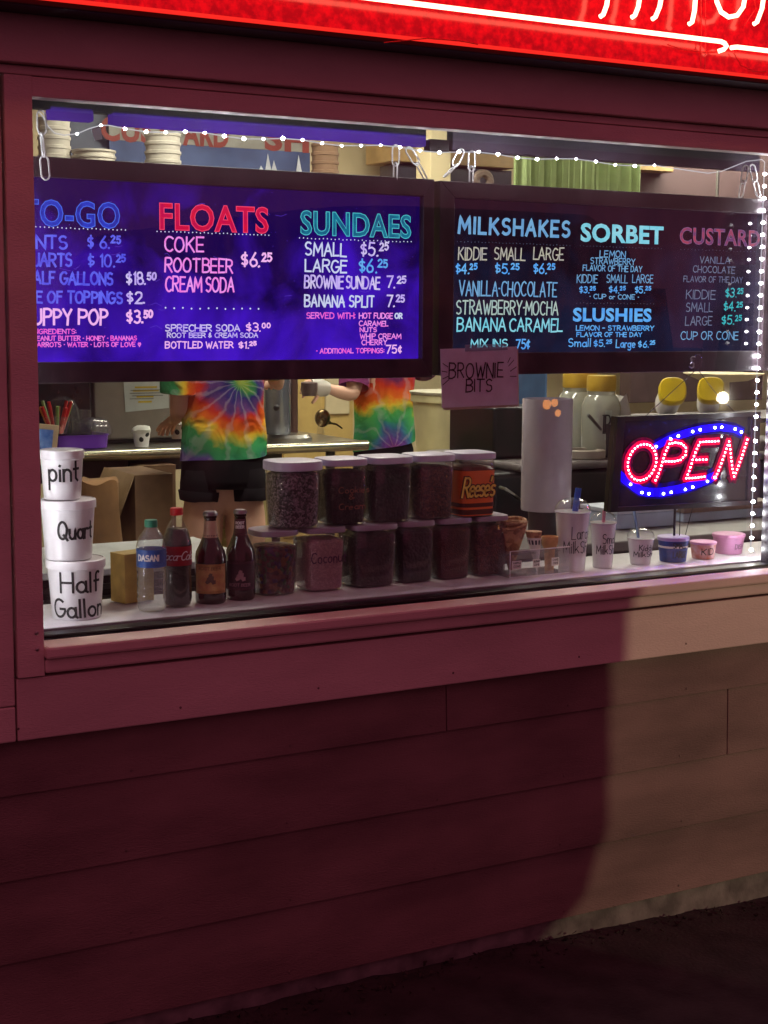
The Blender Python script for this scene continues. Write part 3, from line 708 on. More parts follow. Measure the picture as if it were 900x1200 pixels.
# ================================================================ BROWNIE BITS NOTE
nb = thing('paper_note', 'white card lettered BROWNIE BITS taped under the two menu boards', 'note', at(560, 440, .085))
y0 = .088
c4 = [at(518, 478, y0), at(607, 474, y0), at(606, 406, y0), at(516, 409, y0)]
def sheet(c4, t, n=6, curl=.0):
    mb = MB(); vs = []; fs = []
    for j in range(n+1):
        for i in range(n+1):
            a, b_ = i/n, j/n; p = c4[0]*(1-a)*(1-b_)+c4[1]*a*(1-b_)+c4[2]*a*b_+c4[3]*(1-a)*b_
            p = p+Vector((0, curl*math.sin(a*PI)*.5+curl*.4*math.sin(b_*5+a*3), 0)); vs.append(p)
    m = len(vs); vs += [v+Vector((0, t, 0)) for v in vs]
    for j in range(n):
        for i in range(n):
            q = j*(n+1)+i; fs.append((q, q+1, q+n+2, q+n+1)); fs.append((q+m, q+n+1+m, q+n+2+m, q+1+m))
    for i in range(n): fs += [(i, i+m, i+1+m, i+1), (n*(n+1)+i, n*(n+1)+i+1, n*(n+1)+i+1+m, n*(n+1)+i+m), (i*(n+1), (i+1)*(n+1), (i+1)*(n+1)+m, i*(n+1)+m), (i*(n+1)+n, i*(n+1)+n+m, (i+1)*(n+1)+n+m, (i+1)*(n+1)+n)]
    return mb.add(vs, fs)
M_paper = pm('note_paper', (222, 232, 246), .7, var=.06, scale=20)
build('paper', sheet(c4, .0008), M_paper, nb)
build('backing_card', sheet([p+Vector((.006, .004, -.006)) for p in c4], .0008), pm('cream_card', (200, 190, 170), .7), nb)
write('BROWNIE', 526, 589, 443, 17, M_ink, nb, y0, hw=.0018, dy=.0015)
write('BITS', 546, 576, 459, 14, M_ink, nb, y0, hw=.0018, dy=.0015)
tk = MB()
for a_, b_ in (((519, 426), (525, 430)), ((518, 435), (524, 436)), ((519, 444), (525, 441)), ((519, 451), (526, 445)), ((596, 429), (602, 422)), ((598, 435), (605, 430)), ((598, 441), (605, 441)), ((595, 425), (598, 419))):
    p, q = at(a_[0], a_[1], y0-.0015), at(b_[0], b_[1], y0-.0015); ribbon(tk, [(p.x, p.z), (q.x, q.z)], .001, lambda u_, v_, k: (u_, y0-.0015, v_))
build('ray_marks', tk, M_ink, nb, smooth=False)
tpq = [at(545, 412, y0-.002), at(595, 410, y0-.002), at(594, 403, y0-.002), at(545, 404, y0-.002)]
build('tape', sheet(tpq, .0006, 2), clear('clear_tape', (.85, .9, .95), .15, .35, (.6, .75, .85)), nb)
# ================================================================ OPEN SIGN
os_ = thing('open_sign', 'rectangular lit LED sign reading OPEN in red inside a blue dotted oval', 'sign', at(800, 540, .17))
oy = .165
A_, B_, C_, D_ = at(712, 600, oy), at(884, 591, oy), at(888, 482, oy), at(721, 488, oy)
def quadbox(c4, y0, y1):
    return MB().add([(p.x, y0, p.z) for p in c4]+[(p.x, y1, p.z) for p in c4], [(0,1,2,3), (7,6,5,4), (0,4,5,1), (1,5,6,2), (2,6,7,3), (3,7,4,0)])
build('back_panel', quadbox([A_, B_, C_, D_], oy, oy+.02), pm('sign_black', (16, 12, 20), .25, coat=.5), os_, smooth=False, bevel=.002)
cc = (A_+B_+C_+D_)/4
def inner(p, k): return cc+(p-cc)*k
fr = MB(); O4 = [A_, B_, C_, D_]; I4 = [inner(p, .90) for p in O4]
for i in range(4):
    a, b_, c_, d_ = O4[i], O4[(i+1) % 4], I4[(i+1) % 4], I4[i]
    fr.add([(p.x, oy-.012, p.z) for p in (a, b_, c_, d_)]+[(p.x, oy-.0005, p.z) for p in (a, b_, c_, d_)], [(0,1,2,3), (7,6,5,4), (0,4,5,1), (1,5,6,2), (2,6,7,3), (3,7,4,0)])
build('frame', fr, M_black, os_, smooth=False)
oyf = oy-.0035
M_rled = em('led_red', (0, 0, 0), 1., linear=(60, 9, 12)); M_bled = em('led_blue', (0, 0, 0), 1., linear=(18, 22, 240))
M_rglow = em('red_halo', (226, 0, 44), 2.6, rgb2=(170, 0, 60), scale=60); M_bglow = em('blue_halo', (14, 0, 214), 5.0, rgb2=(10, 0, 120), scale=18)  # halo of the LEDs on the panel, put in as emissive bands
def opx(cx, cy): return at(680+cx/3.75, 400+cy/3.75, oyf)
def P2(l): return [(opx(*p).x, opx(*p).z) for p in l]
let = {
 'O': [[(268+62*math.cos(t)+ -12*math.sin(t)*-1*.9, 531-80*math.sin(t)) for t in [2*PI*i/22 for i in range(23)]]],
 'P': [[(327, 610), (343, 575), (357, 530), (370, 488), (388, 450)], [(388, 450), (415, 444), (445, 450), (462, 470), (458, 500), (436, 521), (405, 528), (358, 526)]],
 'E': [[(602, 438), (575, 440), (550, 440), (522, 443), (505, 480), (490, 520), (478, 560), (462, 601)], [(462, 601), (495, 600), (542, 594)], [(492, 520), (520, 520), (550, 519)]],
 'N': [[(590, 598), (606, 562), (622, 518), (636, 478), (650, 440)], [(650, 440), (656, 480), (660, 525), (666, 565), (672, 594)], [(672, 594), (690, 550), (708, 500), (730, 432)]]}
rg = MB(); rg2 = MB(); rd = []
for ch, pls in let.items():
    for k, pl_ in enumerate(pls):
        q = P2(pl_); ribbon(rg, q, .0105, lambda u_, v_, kk: (u_, oyf-.0003*(1+kk), v_), k+len(rg.v) % 5)
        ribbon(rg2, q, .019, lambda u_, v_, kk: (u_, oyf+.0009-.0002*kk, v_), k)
        L = 0; segs = [(Vector(q[i]), Vector(q[i+1])) for i in range(len(q)-1)]; tot = sum((b_-a).length for a, b_ in segs); n = max(3, round(tot/.0112))
        for j in range(n+(0 if ch == 'O' else 1)):
            s_ = tot*j/n; i = 0
            while i < len(segs)-1 and s_ > (segs[i][1]-segs[i][0]).length: s_ -= (segs[i][1]-segs[i][0]).length; i += 1
            a, b_ = segs[i]; rd.append(a+(b_-a).normalized()*s_)
build('letters', rg, M_rglow, os_, smooth=False)  # inner red halo drawn as emissive strokes behind the dots
build('letter_halo', rg2, em('red_halo_dim', (120, 0, 48), 1, rgb2=(60, 0, 46), scale=90), os_, smooth=False)  # wider, dimmer red halo, emissive as well
bl = MB()
top_arc = [(330, 462), (393, 428), (427, 415), (490, 396), (523, 388), (588, 379), (618, 377), (677, 385), (704, 398)]
bot_arc = [(180, 600), (217, 628), (267, 664), (298, 669), (362, 669), (396, 663), (458, 650), (490, 640), (555, 615), (588, 598)]
ribbon(bl, P2(top_arc), .0105, lambda u_, v_, k: (u_, oyf-.0002, v_)); ribbon(bl, P2([(p[0], p[1]-6) for p in bot_arc]), .0125, lambda u_, v_, k: (u_, oyf-.0002, v_))
build('oval_glow', bl, M_bglow, os_, smooth=False)  # blue LED halo drawn as emissive arcs
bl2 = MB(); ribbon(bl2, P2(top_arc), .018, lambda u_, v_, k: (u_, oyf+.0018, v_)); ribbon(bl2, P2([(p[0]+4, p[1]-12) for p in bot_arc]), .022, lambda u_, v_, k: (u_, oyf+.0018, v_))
build('oval_halo', bl2, em('blue_halo_dim', (12, 0, 150), 1, rgb2=(16, 0, 70), scale=26), os_, smooth=False)  # wider, dimmer blue halo, emissive as well
dm = MB()
seen = []
for p in rd:
    if any((p-q).length < .0062 for q in seen): continue
    seen.append(p); dm.sphere((p.x, oyf-.004, p.y), .0025, 7, 5)
build('red_leds', dm, M_rled, os_)
db = MB()
for p in P2(top_arc[:]+bot_arc[1:]): db.sphere((p[0], oyf-.004, p[1]), .0036, 7, 5)
build('blue_leds', db, M_bled, os_)
hkp = at(817, 432, .085)
build('hanging_cord', MB().tube([hkp, at(780, 466, .13), at(757, 487, .16)], .0012, 5).tube([hkp, at(840, 462, .12), at(862, 484, .16)], .0010, 5)
      .tube([at(791, 596, .175), at(790, 630, .2), at(789, 652, .25)], .0036, 6).tube([at(797, 596, .17), at(796, 640, .2)], .0016, 5).tube([at(812, 594, .17), at(806, 616, .2), at(800, 640, .22)], .0013, 5), M_black, os_)
# ================================================================ GOODS ON THE SHELF
SZ = sh_z+.0006
def cupbody(name, label, cat, cx, cy, z, prof, mat, lidprof=None, lidmat=None, seg=36, grp=None, **kw):
    t = thing(name, label, cat, (cx, cy, z), grp)
    build('body', MB().lathe(prof, (cx, cy, z), seg, **kw), mat, t)
    if lidprof: build('lid', MB().lathe(lidprof, (cx, cy, z), seg, **kw), lidmat or mat, t)
    return t
M_tubw = pm('bucket_white', (226, 224, 228), .32, var=.03, spec=.6)
bk = [('Half Gallon', 'lowest and widest white tub lettered Half Gallon at the left of the shelf', 53, 124, 731, 655, 88), ('Quart', 'white tub lettered Quart stacked between two other tubs', 49, 116, 659, 585, 83), ('pint', 'smallest white tub lettered pint on top of the stack', 50, 103, 583, 527, 77)]
zc = SZ; ycen = .19
xb = at(88, 700, ycen).x
for i, (nm, lab, l_, r_, yb, yt, pc) in enumerate(bk):
    m = pxm(pc, ycen); rr = (r_-l_)*m/2*.985; x = at((l_+r_)/2, 650, ycen).x
    if i: x -= .004
    zt = at(pc, yt, ycen-.02).z; h = zt-zc
    t = cupbody('tub', lab, 'tub', x, ycen, zc, [(rr*.80, 0), (rr*.82, .002), (rr*.94, h-.02)], M_tubw,
                [(rr*.95, h-.021), (rr*1.0, h-.02), (rr, h-.003), (rr*.985, h-.0012), (rr*.93, h), (rr*.92, h-.002)], M_tubw, grp='stack of white tubs at the left of the shelf')
    def rf(v, rr=rr, h=h): return rr*(.82+.12*max(0, min(1, v/(h-.02))))
    def put(s, pa, pb, base, cap, hw=.0029):
        cdir = Vector((x-CAM.x, ycen-CAM.y)).normalized()
        zb = at((pa+pb)/2, base, ycen-rr).z-zc; R0 = rf(zb+.02)
        a_ = math.asin(max(-1, min(1, ((pa-pc_)*m)/R0))); b__ = math.asin(max(-1, min(1, ((pb-pc_)*m)/R0)))
        fn0 = cylfn((x, ycen, zc), lambda v: rf(v), a_)
        mbt = stroke_text(s, (b__-a_)*R0, cap*m, hw, lambda u_, v_, k: fn0(u_, v_+zb, k), seed=len(s), jit=.012)
        build('lettering', mbt, M_ink, t, smooth=False)
    pc_ = (l_+r_)/2
    if nm == 'pint': put('pint', 62, 95, 564, 23)
    elif nm == 'Quart': put('Quart', 71, 109, 632, 20)
    else: put('Half', 71, 115, 695, 23); put('Gallon', 64, 117, 725, 21)
    zc += h+.001
# small box behind the bottle
c = onz(157, 708, SZ); c = at(157, 700, .30)
bx = build('cardboard_box', MB().cbox((c.x, .31, SZ+.062), .085, .06, .12, .25), pm('tan_box', (190, 162, 90), .7, var=.15, scale=25), org=Vector((c.x, .31, SZ)), bevel=.001)
tag(bx, 'small tan carton standing behind the water bottle', 'box')
def shelf_x(px, y): return at(px, 700, y).x
def bottle(name, label, px, y, prof, mat, h, w):
    x = shelf_x(px, y); t = thing(name, label, 'bottle', (x, y, SZ)); return t, x
# water bottle
y = .165; x = shelf_x(178, y)
H = at(178, 609, y).z-SZ; R0 = 18.0*pxm(178, y)
t = thing('water_bottle', 'clear water bottle with a blue label and green cap beside the tubs', 'bottle', (x, y, SZ))
prof = [(R0*.55, 0), (R0*.86, .004), (R0*.97, .014)]
for k in range(6): z = .02+k*H*.075; prof += [(R0, z), (R0*.955, z+.006), (R0*.99, z+.012)]
prof += [(R0*.95, H*.50), (R0*.95, H*.69), (R0, H*.70), (R0*.96, H*.74), (R0*.82, H*.81), (R0*.55, H*.88), (R0*.40, H*.91), (R0*.38, H*.95)]
build('bottle_body', MB().lathe(prof, (x, y, SZ), 28), clear('pet_plastic', (.93, .95, .96), .03, .10, (.75, .8, .84), 2.4), t)
build('cap', MB().lathe([(R0*.43, H*.925), (R0*.43, H*.985), (R0*.40, H*1.0)], (x, y, SZ), 20), pm('green_cap', (40, 130, 100), .4), t)
lb = build('label', MB().lathe([(R0*.985, H*.50), (R0*.985, H*.69)], (x, y, SZ), 32, cap0=False, cap1=False), pm('blue_label', (30, 74, 150), .35, rgb2=(24, 92, 180), scale=30), t)
fn0 = cylfn((x, y, SZ), lambda v: R0*.985, -.95)
build('label_lettering', stroke_text('DASANI', R0*1.45, .013, .0016, lambda a, b_, k: fn0(a, b_+H*.575, k), jit=.0), pm('white_ink', (235, 238, 240), .5), t, smooth=False)
# cola bottle
y = .20; x = shelf_x(208, y); H = at(208, 595, y).z-SZ; R0 = 17.5*pxm(208, y)
t = thing('cola_bottle', 'dark cola bottle with red cap and red label beside the water bottle', 'bottle', (x, y, SZ))
prof = [(R0*.6, 0), (R0*.9, .005), (R0*.99, .02), (R0*.96, H*.28), (R0*.93, H*.36), (R0*.99, H*.44), (R0*.99, H*.60), (R0*.97, H*.66), (R0*.84, H*.74), (R0*.60, H*.82), (R0*.36, H*.89), (R0*.34, H*.94)]
build('bottle_body', MB().lathe(prof, (x, y, SZ), 28, wob=.008), clear('cola_shell', (1, 1, 1), .05, .05, (.8, .8, .8), 1.6), t)
build('cola', MB().lathe([(r_*.965, z+.002) for r_, z in prof if z <= H*.75]+[(R0*.68, H*.79), (R0*.62, H*.795)], (x, y, SZ), 28), pm('cola', (28, 8, 10), .12), t)
build('cap', MB().lathe([(R0*.44, H*.93), (R0*.44, H*.99), (R0*.40, H*1.0)], (x, y, SZ), 24), pm('red_cap', (196, 24, 34), .35), t)
build('label', MB().lathe([(R0*1.005, H*.43), (R0*1.005, H*.625)], (x, y, SZ), 32, cap0=False, cap1=False), pm('red_label', (150, 20, 36), .4), t)
fn1 = cylfn((x, y, SZ), lambda v: R0*1.005, -1.2)
build('label_lettering', stroke_text('Coca-Cola', R0*2.5, .020, .0011, lambda a, b_, k: fn1(a, b_+H*.49, k), jit=.01, slant=.35, gap=.06), pm('white_ink', 0), t, smooth=False)
# two brown glass bottles
def beer(px, y, label, top_py, labmat, dark, neckmat, w=18.5):
    x = shelf_x(px, y); H = at(px, top_py, y).z-SZ; R0 = w*pxm(px, y)
    t = thing('glass_bottle', label, 'bottle', (x, y, SZ), 'brown glass bottles beside the jars')
    prof = [(R0*.9, 0), (R0*.98, .004), (R0, .012), (R0, H*.50), (R0*.93, H*.56), (R0*.70, H*.64), (R0*.50, H*.72), (R0*.40, H*.80), (R0*.37, H*.92), (R0*.42, H*.93), (R0*.42, H*.95), (R0*.36, H*.96)]
    build('bottle_body', MB().lathe(prof, (x, y, SZ), 32), pm('brown_glass', (44, 16, 12), .07, var=.1, coat=.6), t)
    build('cap', MB().lathe([(R0*.47, H*.955), (R0*.46, H*.985), (R0*.38, H*1.0)], (x, y, SZ), 21), pm('metal_cap', (150, 146, 150), .3, .9), t)
    d = Vector((CAM.x-x, CAM.y-y, 0)).normalized(); rt = Vector((-d.y, d.x, 0))
    def arcsheet(z0, z1, rad, half, mat, nm, zc=0):
        rings = []
        for z in (z0, z1): rings.append([Vector((x, y, SZ+z))+(d*math.cos(a)+rt*math.sin(a))*rad for a in [-half+2*half*i/16 for i in range(17)]])
        return build(nm, MB().loft(rings, closed=False), mat, t)
    lb = arcsheet(H*.12, H*.44, R0+.0008, 1.15, labmat, 'label')
    arcsheet(H*.15, H*.41, R0+.0013, 1.0, dark, 'label_border')
    rings = []
    for f_ in (.70, .745, .80, .86, .90):
        rr = R0*(.53 if f_ == .70 else .47 if f_ == .745 else .42 if f_ == .8 else .405 if f_ == .86 else .395)
        rings.append([Vector((x, y, SZ+H*f_))+(d*math.cos(a)+rt*math.sin(a))*rr for a in [2*PI*i/24 for i in range(25)]])
    build('neck_label', MB().loft(rings, closed=False), neckmat, t)
    # crest on the label
    fnl = cylfn((x, y, SZ), lambda v: R0+.0016, 0)
    cm = MB()
    for k, (cx_, cy_, r_) in enumerate(((0, .285, .0105), (-.008, .25, .006), (.007, .25, .007), (0, .325, .006))):
        o = len(cm.v); cm.v += [Vector(fnl(cx_+r_*math.cos(j*PI/5)*(1 if j % 2 else .7), H*cy_+r_*math.sin(j*PI/5)*(1 if j % 2 else .7), k)) for j in range(10)]; cm.f.append(tuple(range(o, o+10)))
    build('crest', cm, pm('crest_ink_'+('a' if px < 260 else 'b'), (96, 74, 64) if px < 260 else (168, 140, 146), .6), t, smooth=False)
    fnt = cylfn((x, y, SZ), lambda v: R0+.0016, -.75)
    ink = pm('label_ink', (120, 90, 50), .5) if px < 260 else pm('label_ink_pale', (150, 116, 130), .5)
    build('label_lettering', stroke_text('ROOT BEER', R0*1.5, .007, .0007, lambda a, b_, k: fnt(a, b_+H*(.38 if px < 260 else .165), k)), ink, t, smooth=False)
    if px > 260:
        fnn = cylfn((x, y, SZ), lambda v: R0*.43, -.7)
        for s_, hz in (('ROOT', .845), ('BEER', .80)): build('label_lettering', stroke_text(s_, R0*.6, .006, .0009, lambda a, b_, k: fnn(a, b_+H*hz, k), jit=0), pm('white_ink', 0), t, smooth=False)
beer(247, .21, 'brown glass bottle with a gold label and pale neck band', 599, pm('gold_label', (176, 140, 84), .45, rgb2=(150, 110, 60), scale=40), pm('gold_label_in', (196, 160, 100), .5, rgb2=(170, 120, 80), scale=60), pm('neck_tan', (190, 165, 140), .5))
beer(282, .22, 'brown glass bottle with a dark maroon label beside the gold labelled one', 597, pm('maroon_label', (62, 26, 40), .45), pm('maroon_in', (44, 18, 34), .5), pm('neck_maroon', (84, 40, 52), .5), 17.5)
# ---- jars
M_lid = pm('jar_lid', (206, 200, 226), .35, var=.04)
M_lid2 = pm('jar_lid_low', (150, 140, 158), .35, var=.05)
def crumb(name, a, b_, sc=160, rough=.8):
    m, nt, p = newmat(name); tc = nt.nodes.new('ShaderNodeTexCoord'); vo = nt.nodes.new('ShaderNodeTexVoronoi'); vo.inputs['Scale'].default_value = sc
    nt.links.new(tc.outputs['Object'], vo.inputs['Vector']); cr = nt.nodes.new('ShaderNodeValToRGB')
    e = cr.color_ramp; e.elements[0].color = L3(a); e.elements[1].color = L3(b_); e.elements[0].position = .35; e.elements[1].position = .8
    sp = nt.nodes.new('ShaderNodeSeparateColor'); nt.links.new(vo.outputs['Color'], sp.inputs[0]); nt.links.new(sp.outputs[0], cr.inputs['Fac']); nt.links.new(cr.outputs['Color'], p.inputs['Base Color'])
    bp = nt.nodes.new('ShaderNodeBump'); bp.inputs['Strength'].default_value = .9; bp.inputs['Distance'].default_value = .004; nt.links.new(vo.outputs['Distance'], bp.inputs['Height']); bp.invert = True
    nt.links.new(bp.outputs['Normal'], p.inputs['Normal']); p.inputs['Roughness'].default_value = rough; return m
def candy(name):
    m, nt, p = newmat(name); tc = nt.nodes.new('ShaderNodeTexCoord'); vo = nt.nodes.new('ShaderNodeTexVoronoi'); vo.inputs['Scale'].default_value = 95
    nt.links.new(tc.outputs['Object'], vo.inputs['Vector']); sp = nt.nodes.new('ShaderNodeSeparateColor'); nt.links.new(vo.outputs['Color'], sp.inputs[0])
    cr = nt.nodes.new('ShaderNodeValToRGB'); cr.color_ramp.interpolation = 'CONSTANT'; e = cr.color_ramp.elements
    cs = [(18, 22, 70), (70, 38, 18), (100, 72, 18), (70, 16, 16), (40, 22, 16), (30, 86, 40), (60, 34, 24)]
    e[0].color = L3(cs[0]); e[1].position = .15; e[1].color = L3(cs[1])
    for i in range(2, 7): q = e.new(i*.145); q.color = L3(cs[i])
    nt.links.new(sp.outputs[0], cr.inputs['Fac']); nt.links.new(cr.outputs['Color'], p.inputs['Base Color']); p.inputs['Roughness'].default_value = .3
    bp = nt.nodes.new('ShaderNodeBump'); bp.invert = True; bp.inputs['Strength'].default_value = .8; bp.inputs['Distance'].default_value = .005; nt.links.new(vo.outputs['Distance'], bp.inputs['Height']); nt.links.new(bp.outputs['Normal'], p.inputs['Normal'])
    return m
jy = .255
def jar(px0, px1, z0, h, label, cont, fill=.86, lid=M_lid, square=5.0, lidh=.017, y=jy, grp='clear jars of toppings', w=None, lidw=1.0):
    x0, x1 = shelf_x(px0, y-.03), shelf_x(px1, y-.03); R = (w or (x1-x0))/2*.97; x = (x0+x1)/2
    t = thing('jar', label, 'jar', (x, y, z0), grp)
    hb = h-lidh
    def pr(k): return [(R*.84*k, .0015), (R*.88*k, .004), (R*.93*k, hb*.5), (R*.96*k, hb*.86), (R*.93*k, hb*.90), (R*.93*k, hb)]
    build('jar_body', MB().lathe(pr(1), (x, y, z0), 40, sq=square), M_jar, t)
    build('contents', MB().lathe([(R*.80, .005), (R*.84, .008), (R*.885, hb*.5), (R*.905, hb*fill-.004), (R*.80, hb*fill+.002), (R*.3, hb*fill+.005)], (x, y, z0), 40, sq=square), cont, t)
    build('lid', MB().lathe([(R*.95*lidw, hb-.002), (R*1.0*lidw, hb), (R*1.0*lidw, h-.004), (R*.98*lidw, h-.001), (R*.92*lidw, h)], (x, y, z0), 40, sq=square), lid, t)
    return t, x, R, hb
darkc = crumb('dark_cookie_crumbs', (26, 12, 16), (46, 24, 24)); blackc = crumb('black_candy', (14, 8, 12), (24, 12, 18), 120)
greyc = crumb('cookie_crumbs_mixed', (40, 28, 34), (132, 116, 128), 230); brownc = crumb('brown_crumbs', (66, 28, 28), (104, 56, 46), 220); redc = crumb('reddish_crumbs', (70, 26, 26), (92, 40, 36), 260)
coco = crumb('shredded_coconut', (170, 140, 142), (190, 160, 160), 260); orangec = pm('orange_wrap', (240, 120, 56), .4, var=.1)
h0 = at(320, 621, jy-.03).z-SZ        # lower row height
h0b = at(570, 604, jy-.03).z-SZ
hl = (h0+h0b)/2
lower = [(300, 352, 'round jar of coloured candy at the left end of the lower row', candy('coloured_candy'), .80, 2.6, .10), (355, 404, 'square jar of pale coconut lettered Coconut in the lower row', coco, .86, 5, 0),
         (408, 463, 'dark filled jar right of the coconut jar in the lower row', darkc, .9, 5, 0), (465, 508, 'nearly black filled jar in the middle of the lower row', blackc, .9, 5, 0),
         (510, 551, 'jar of reddish brown crumbs second from the right in the lower row', redc, .9, 5, 0), (553, 593, 'jar of fine brown crumbs at the right end of the lower row', brownc, .88, 5, 0)]
for px0, px1, lab, mt, fl, sqq, _ in lower:
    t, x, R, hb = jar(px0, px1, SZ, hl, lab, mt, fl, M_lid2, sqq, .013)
    if 'Coconut' in lab:
        build('lettering', stroke_text('Coconut', R*1.7, .026, .0013, plane_fn(x-R*.86, SZ+hb*.50, jy-R*.97-.002)), pm('purple_marker', (74, 30, 76), .6), t, smooth=False)
upper = [(320, 378, 'white lidded round jar of grey cookie crumbs at the left of the top row', greyc, .93, 2.8), (381, 429, 'top row jar of dark crumbs lettered Cookies & Cream', darkc, .88, 5),
         (432, 481, 'top row jar filled to the lid with nearly black candy', blackc, .9, 5), (484, 530, 'top row jar of chopped brown candy beside the orange wrapped one', brownc, .88, 5),
         (533, 577, 'top row jar with an orange wrapper lettered in yellow script', pm('cup_candy', (120, 56, 30), .5), .84, 5)]
zt0 = SZ+hl+.001
hu = at(350, 540, jy-.03).z-zt0; hu2 = at(556, 530, jy-.03).z-zt0
for i, (px0, px1, lab, mt, fl, sqq) in enumerate(upper):
    hh = hu+(hu2-hu)*i/4
    t, x, R, hb = jar(px0, px1, zt0, hh, lab, mt, fl, M_lid, sqq, .016 if i else .022, lidw=1.03 if i == 0 else 1.0)
    yf = jy-R*.965-.003
    if i == 1:
        for s_, zz_, ww in (('Cookies', .55, 1.5), ('&', .44, .25), ('Cream', .28, 1.3)):
            build('lettering', stroke_text(s_, R*ww, .015, .0009, plane_fn(x-R*.62+(.03 if s_ == '&' else 0), zt0+hb*zz_, yf)), pm('tan_marker', (140, 84, 70), .6), t, smooth=False)
    if i == 4:
        wrap = MB().lathe([(R*.90, hb*.02), (R*.935, hb*.5), (R*.955, hb*.80)], (x, jy, zt0), 40, sq=5, cap0=False, cap1=False); wr_ = build('wrapper', wrap, orangec, t)
        build('brown_band', MB().lathe([(R*.918, hb*.04), (R*.93, hb*.13)], (x, jy, zt0), 40, sq=5, cap0=False, cap1=False), pm('brown_ink', (84, 36, 24), .5), wr_)
        build('brown_band', MB().lathe([(R*.935, hb*.17), (R*.94, hb*.24)], (x, jy, zt0), 40, sq=5, cap0=False, cap1=False), pm('brown_ink', 0), wr_)
        f1 = plane_fn(x-R*1.02, zt0+hb*.36, yf+.002); f2 = plane_fn(x-R*1.02, zt0+hb*.36, yf+.0005)
        build('script_shadow', stroke_text("Reese's", R*1.72, .050, .0058, f1, jit=0, slant=.2, gap=.04), pm('brown_ink', 0), wr_, smooth=False)
        build('script_lettering', stroke_text("Reese's", R*1.72, .050, .0030, f2, jit=0, slant=.2, gap=.04), pm('yellow_ink', (238, 206, 90), .5), wr_, smooth=False)
# cream spoon handle glimpsed between two lower jars
q = at(406, 660, .33)
tag(build('spoon', MB().tube([(q.x, .335, SZ+.01), (q.x, .335, SZ+.05), (q.x+.001, .335, SZ+.10)], [.003, .007, .006], 8), pm('cream_plastic', (204, 184, 130), .5), org=Vector((q.x, .335, SZ))), 'cream plastic spoon handle glimpsed behind the coconut jar', 'spoon')
# ---- cones in a clear rack
ra = thing('cone_rack', 'clear acrylic rack of sample cones between the jars and the cups', 'rack', at(630, 670, .2))
xl, xr_ = shelf_x(596, .16), shelf_x(664, .16)
RK = clear('acrylic', (.93, .93, .95), .05, .10, (.8, .8, .85), 2.0)
rk = MB().box(xl, xr_, .150, .153, SZ+.001, SZ+.072).box(xl, xr_, .154, .26, SZ+.0005, SZ+.0035).box(xl-.003, xl-.0005, .15, .26, SZ+.001, SZ+.072).box(xl, xr_, .19, .193, SZ+.055, SZ+.06)
build('rack_body', rk, RK, ra, smooth=False)
M_edge = pm('acrylic_edge', (226, 222, 232), .3)
build('rack_edge', MB().box(xl-.003, xr_, .1495, .1535, SZ+.0722, SZ+.0742).box(xl-.003, xr_, .1485, .1500, SZ+.0005, SZ+.003).box(xl-.0045, xl-.0031, .149, .151, SZ+.0, SZ+.0725), M_edge, ra, smooth=False)
def tagcard(px, w=.03):
    x = shelf_x(px, .147); tg = build('price_tag', MB().cbox((x, .1475, SZ+.036), w, .0008, .022), M_white, ra, smooth=False)
    build('lettering', stroke_text('CONE', w*.7, .005, .0006, plane_fn(x-w*.35, SZ+.030, .1466), jit=0), M_ink, tg, smooth=False)
    build('lettering', stroke_text('WAFFLE' if px < 615 else 'SUGAR' if px < 640 else 'CAKE', w*.8, .005, .0006, plane_fn(x-w*.4, SZ+.039, .1466), jit=0), M_ink, tg, smooth=False)
tagcard(605); tagcard(628, .024); tagcard(650, .024)
M_waff = crumb('waffle', (140, 98, 70), (184, 140, 104), 70)
x = shelf_x(598, .22)
mb = MB()
rings = []
for i in range(9):
    f_ = i/8; rr = .006+.036*f_
    rings.append([(x+rr*(1+.06*math.sin(3*a+f_*4))*math.cos(a)+.000, .22+rr*math.sin(a), SZ+.01+.125*f_+(.012*math.sin(a*1+1)+.006*math.sin(5*a))*(f_ > .95)) for a in [2*PI*k/28 for k in range(28)]])
mb.loft(rings, cap1=False)
w_ = build('waffle_cone', mb, M_waff, org=Vector((x, .22, SZ))); tag(w_, 'brown waffle cone standing in the clear rack nearest the jars', 'cone', 'sample cones in the clear rack')
w_.modifiers.new('solid', 'SOLIDIFY').thickness = .003
mb = MB().sphere((x+.001, .225, SZ+.136), .032, 14, 8, sz=.8).jitter(.0014)
build('rolled_rim', MB().tube([(x+.039*math.cos(a), .22+.039*math.sin(a), SZ+.137+.012*math.sin(a+1)) for a in [2*PI*k/24 for k in range(24)]], .0055, 6, closed=True).tube([(x+.026*math.cos(a)+.004, .215+.026*math.sin(a), SZ+.140) for a in [2*PI*k/24 for k in range(24)]], .006, 6, closed=True), M_waff, w_)
x = shelf_x(624, .20)
sc = thing('sugar_cone', 'pointed sugar cone in a white and navy wrapper in the clear rack', 'cone', (x+.008, .2, SZ+.004), 'sample cones in the clear rack')
def ln(rf_, c0, lean, f0, f1, n=6): return [[(c0[0]+lean*(1-i/n*(f1-f0)-f0)+rf_(f0+(f1-f0)*i/n)*math.cos(a), c0[1]+rf_(f0+(f1-f0)*i/n)*math.sin(a), c0[2]+.105*(f0+(f1-f0)*i/n)) for a in [2*PI*k/24 for k in range(24)]] for i in range(n+1)]
cr_ = lambda f_: .002+.0205*f_
build('wrapper', MB().loft(ln(cr_, (x, .2, SZ+.004), .014, 0, .90)), M_white, sc)
build('cone_rim', MB().loft(ln(lambda f_: cr_(f_)-.0006, (x, .2, SZ+.004), .014, .90, 1.06)), M_waff, sc)
nm_ = MB()
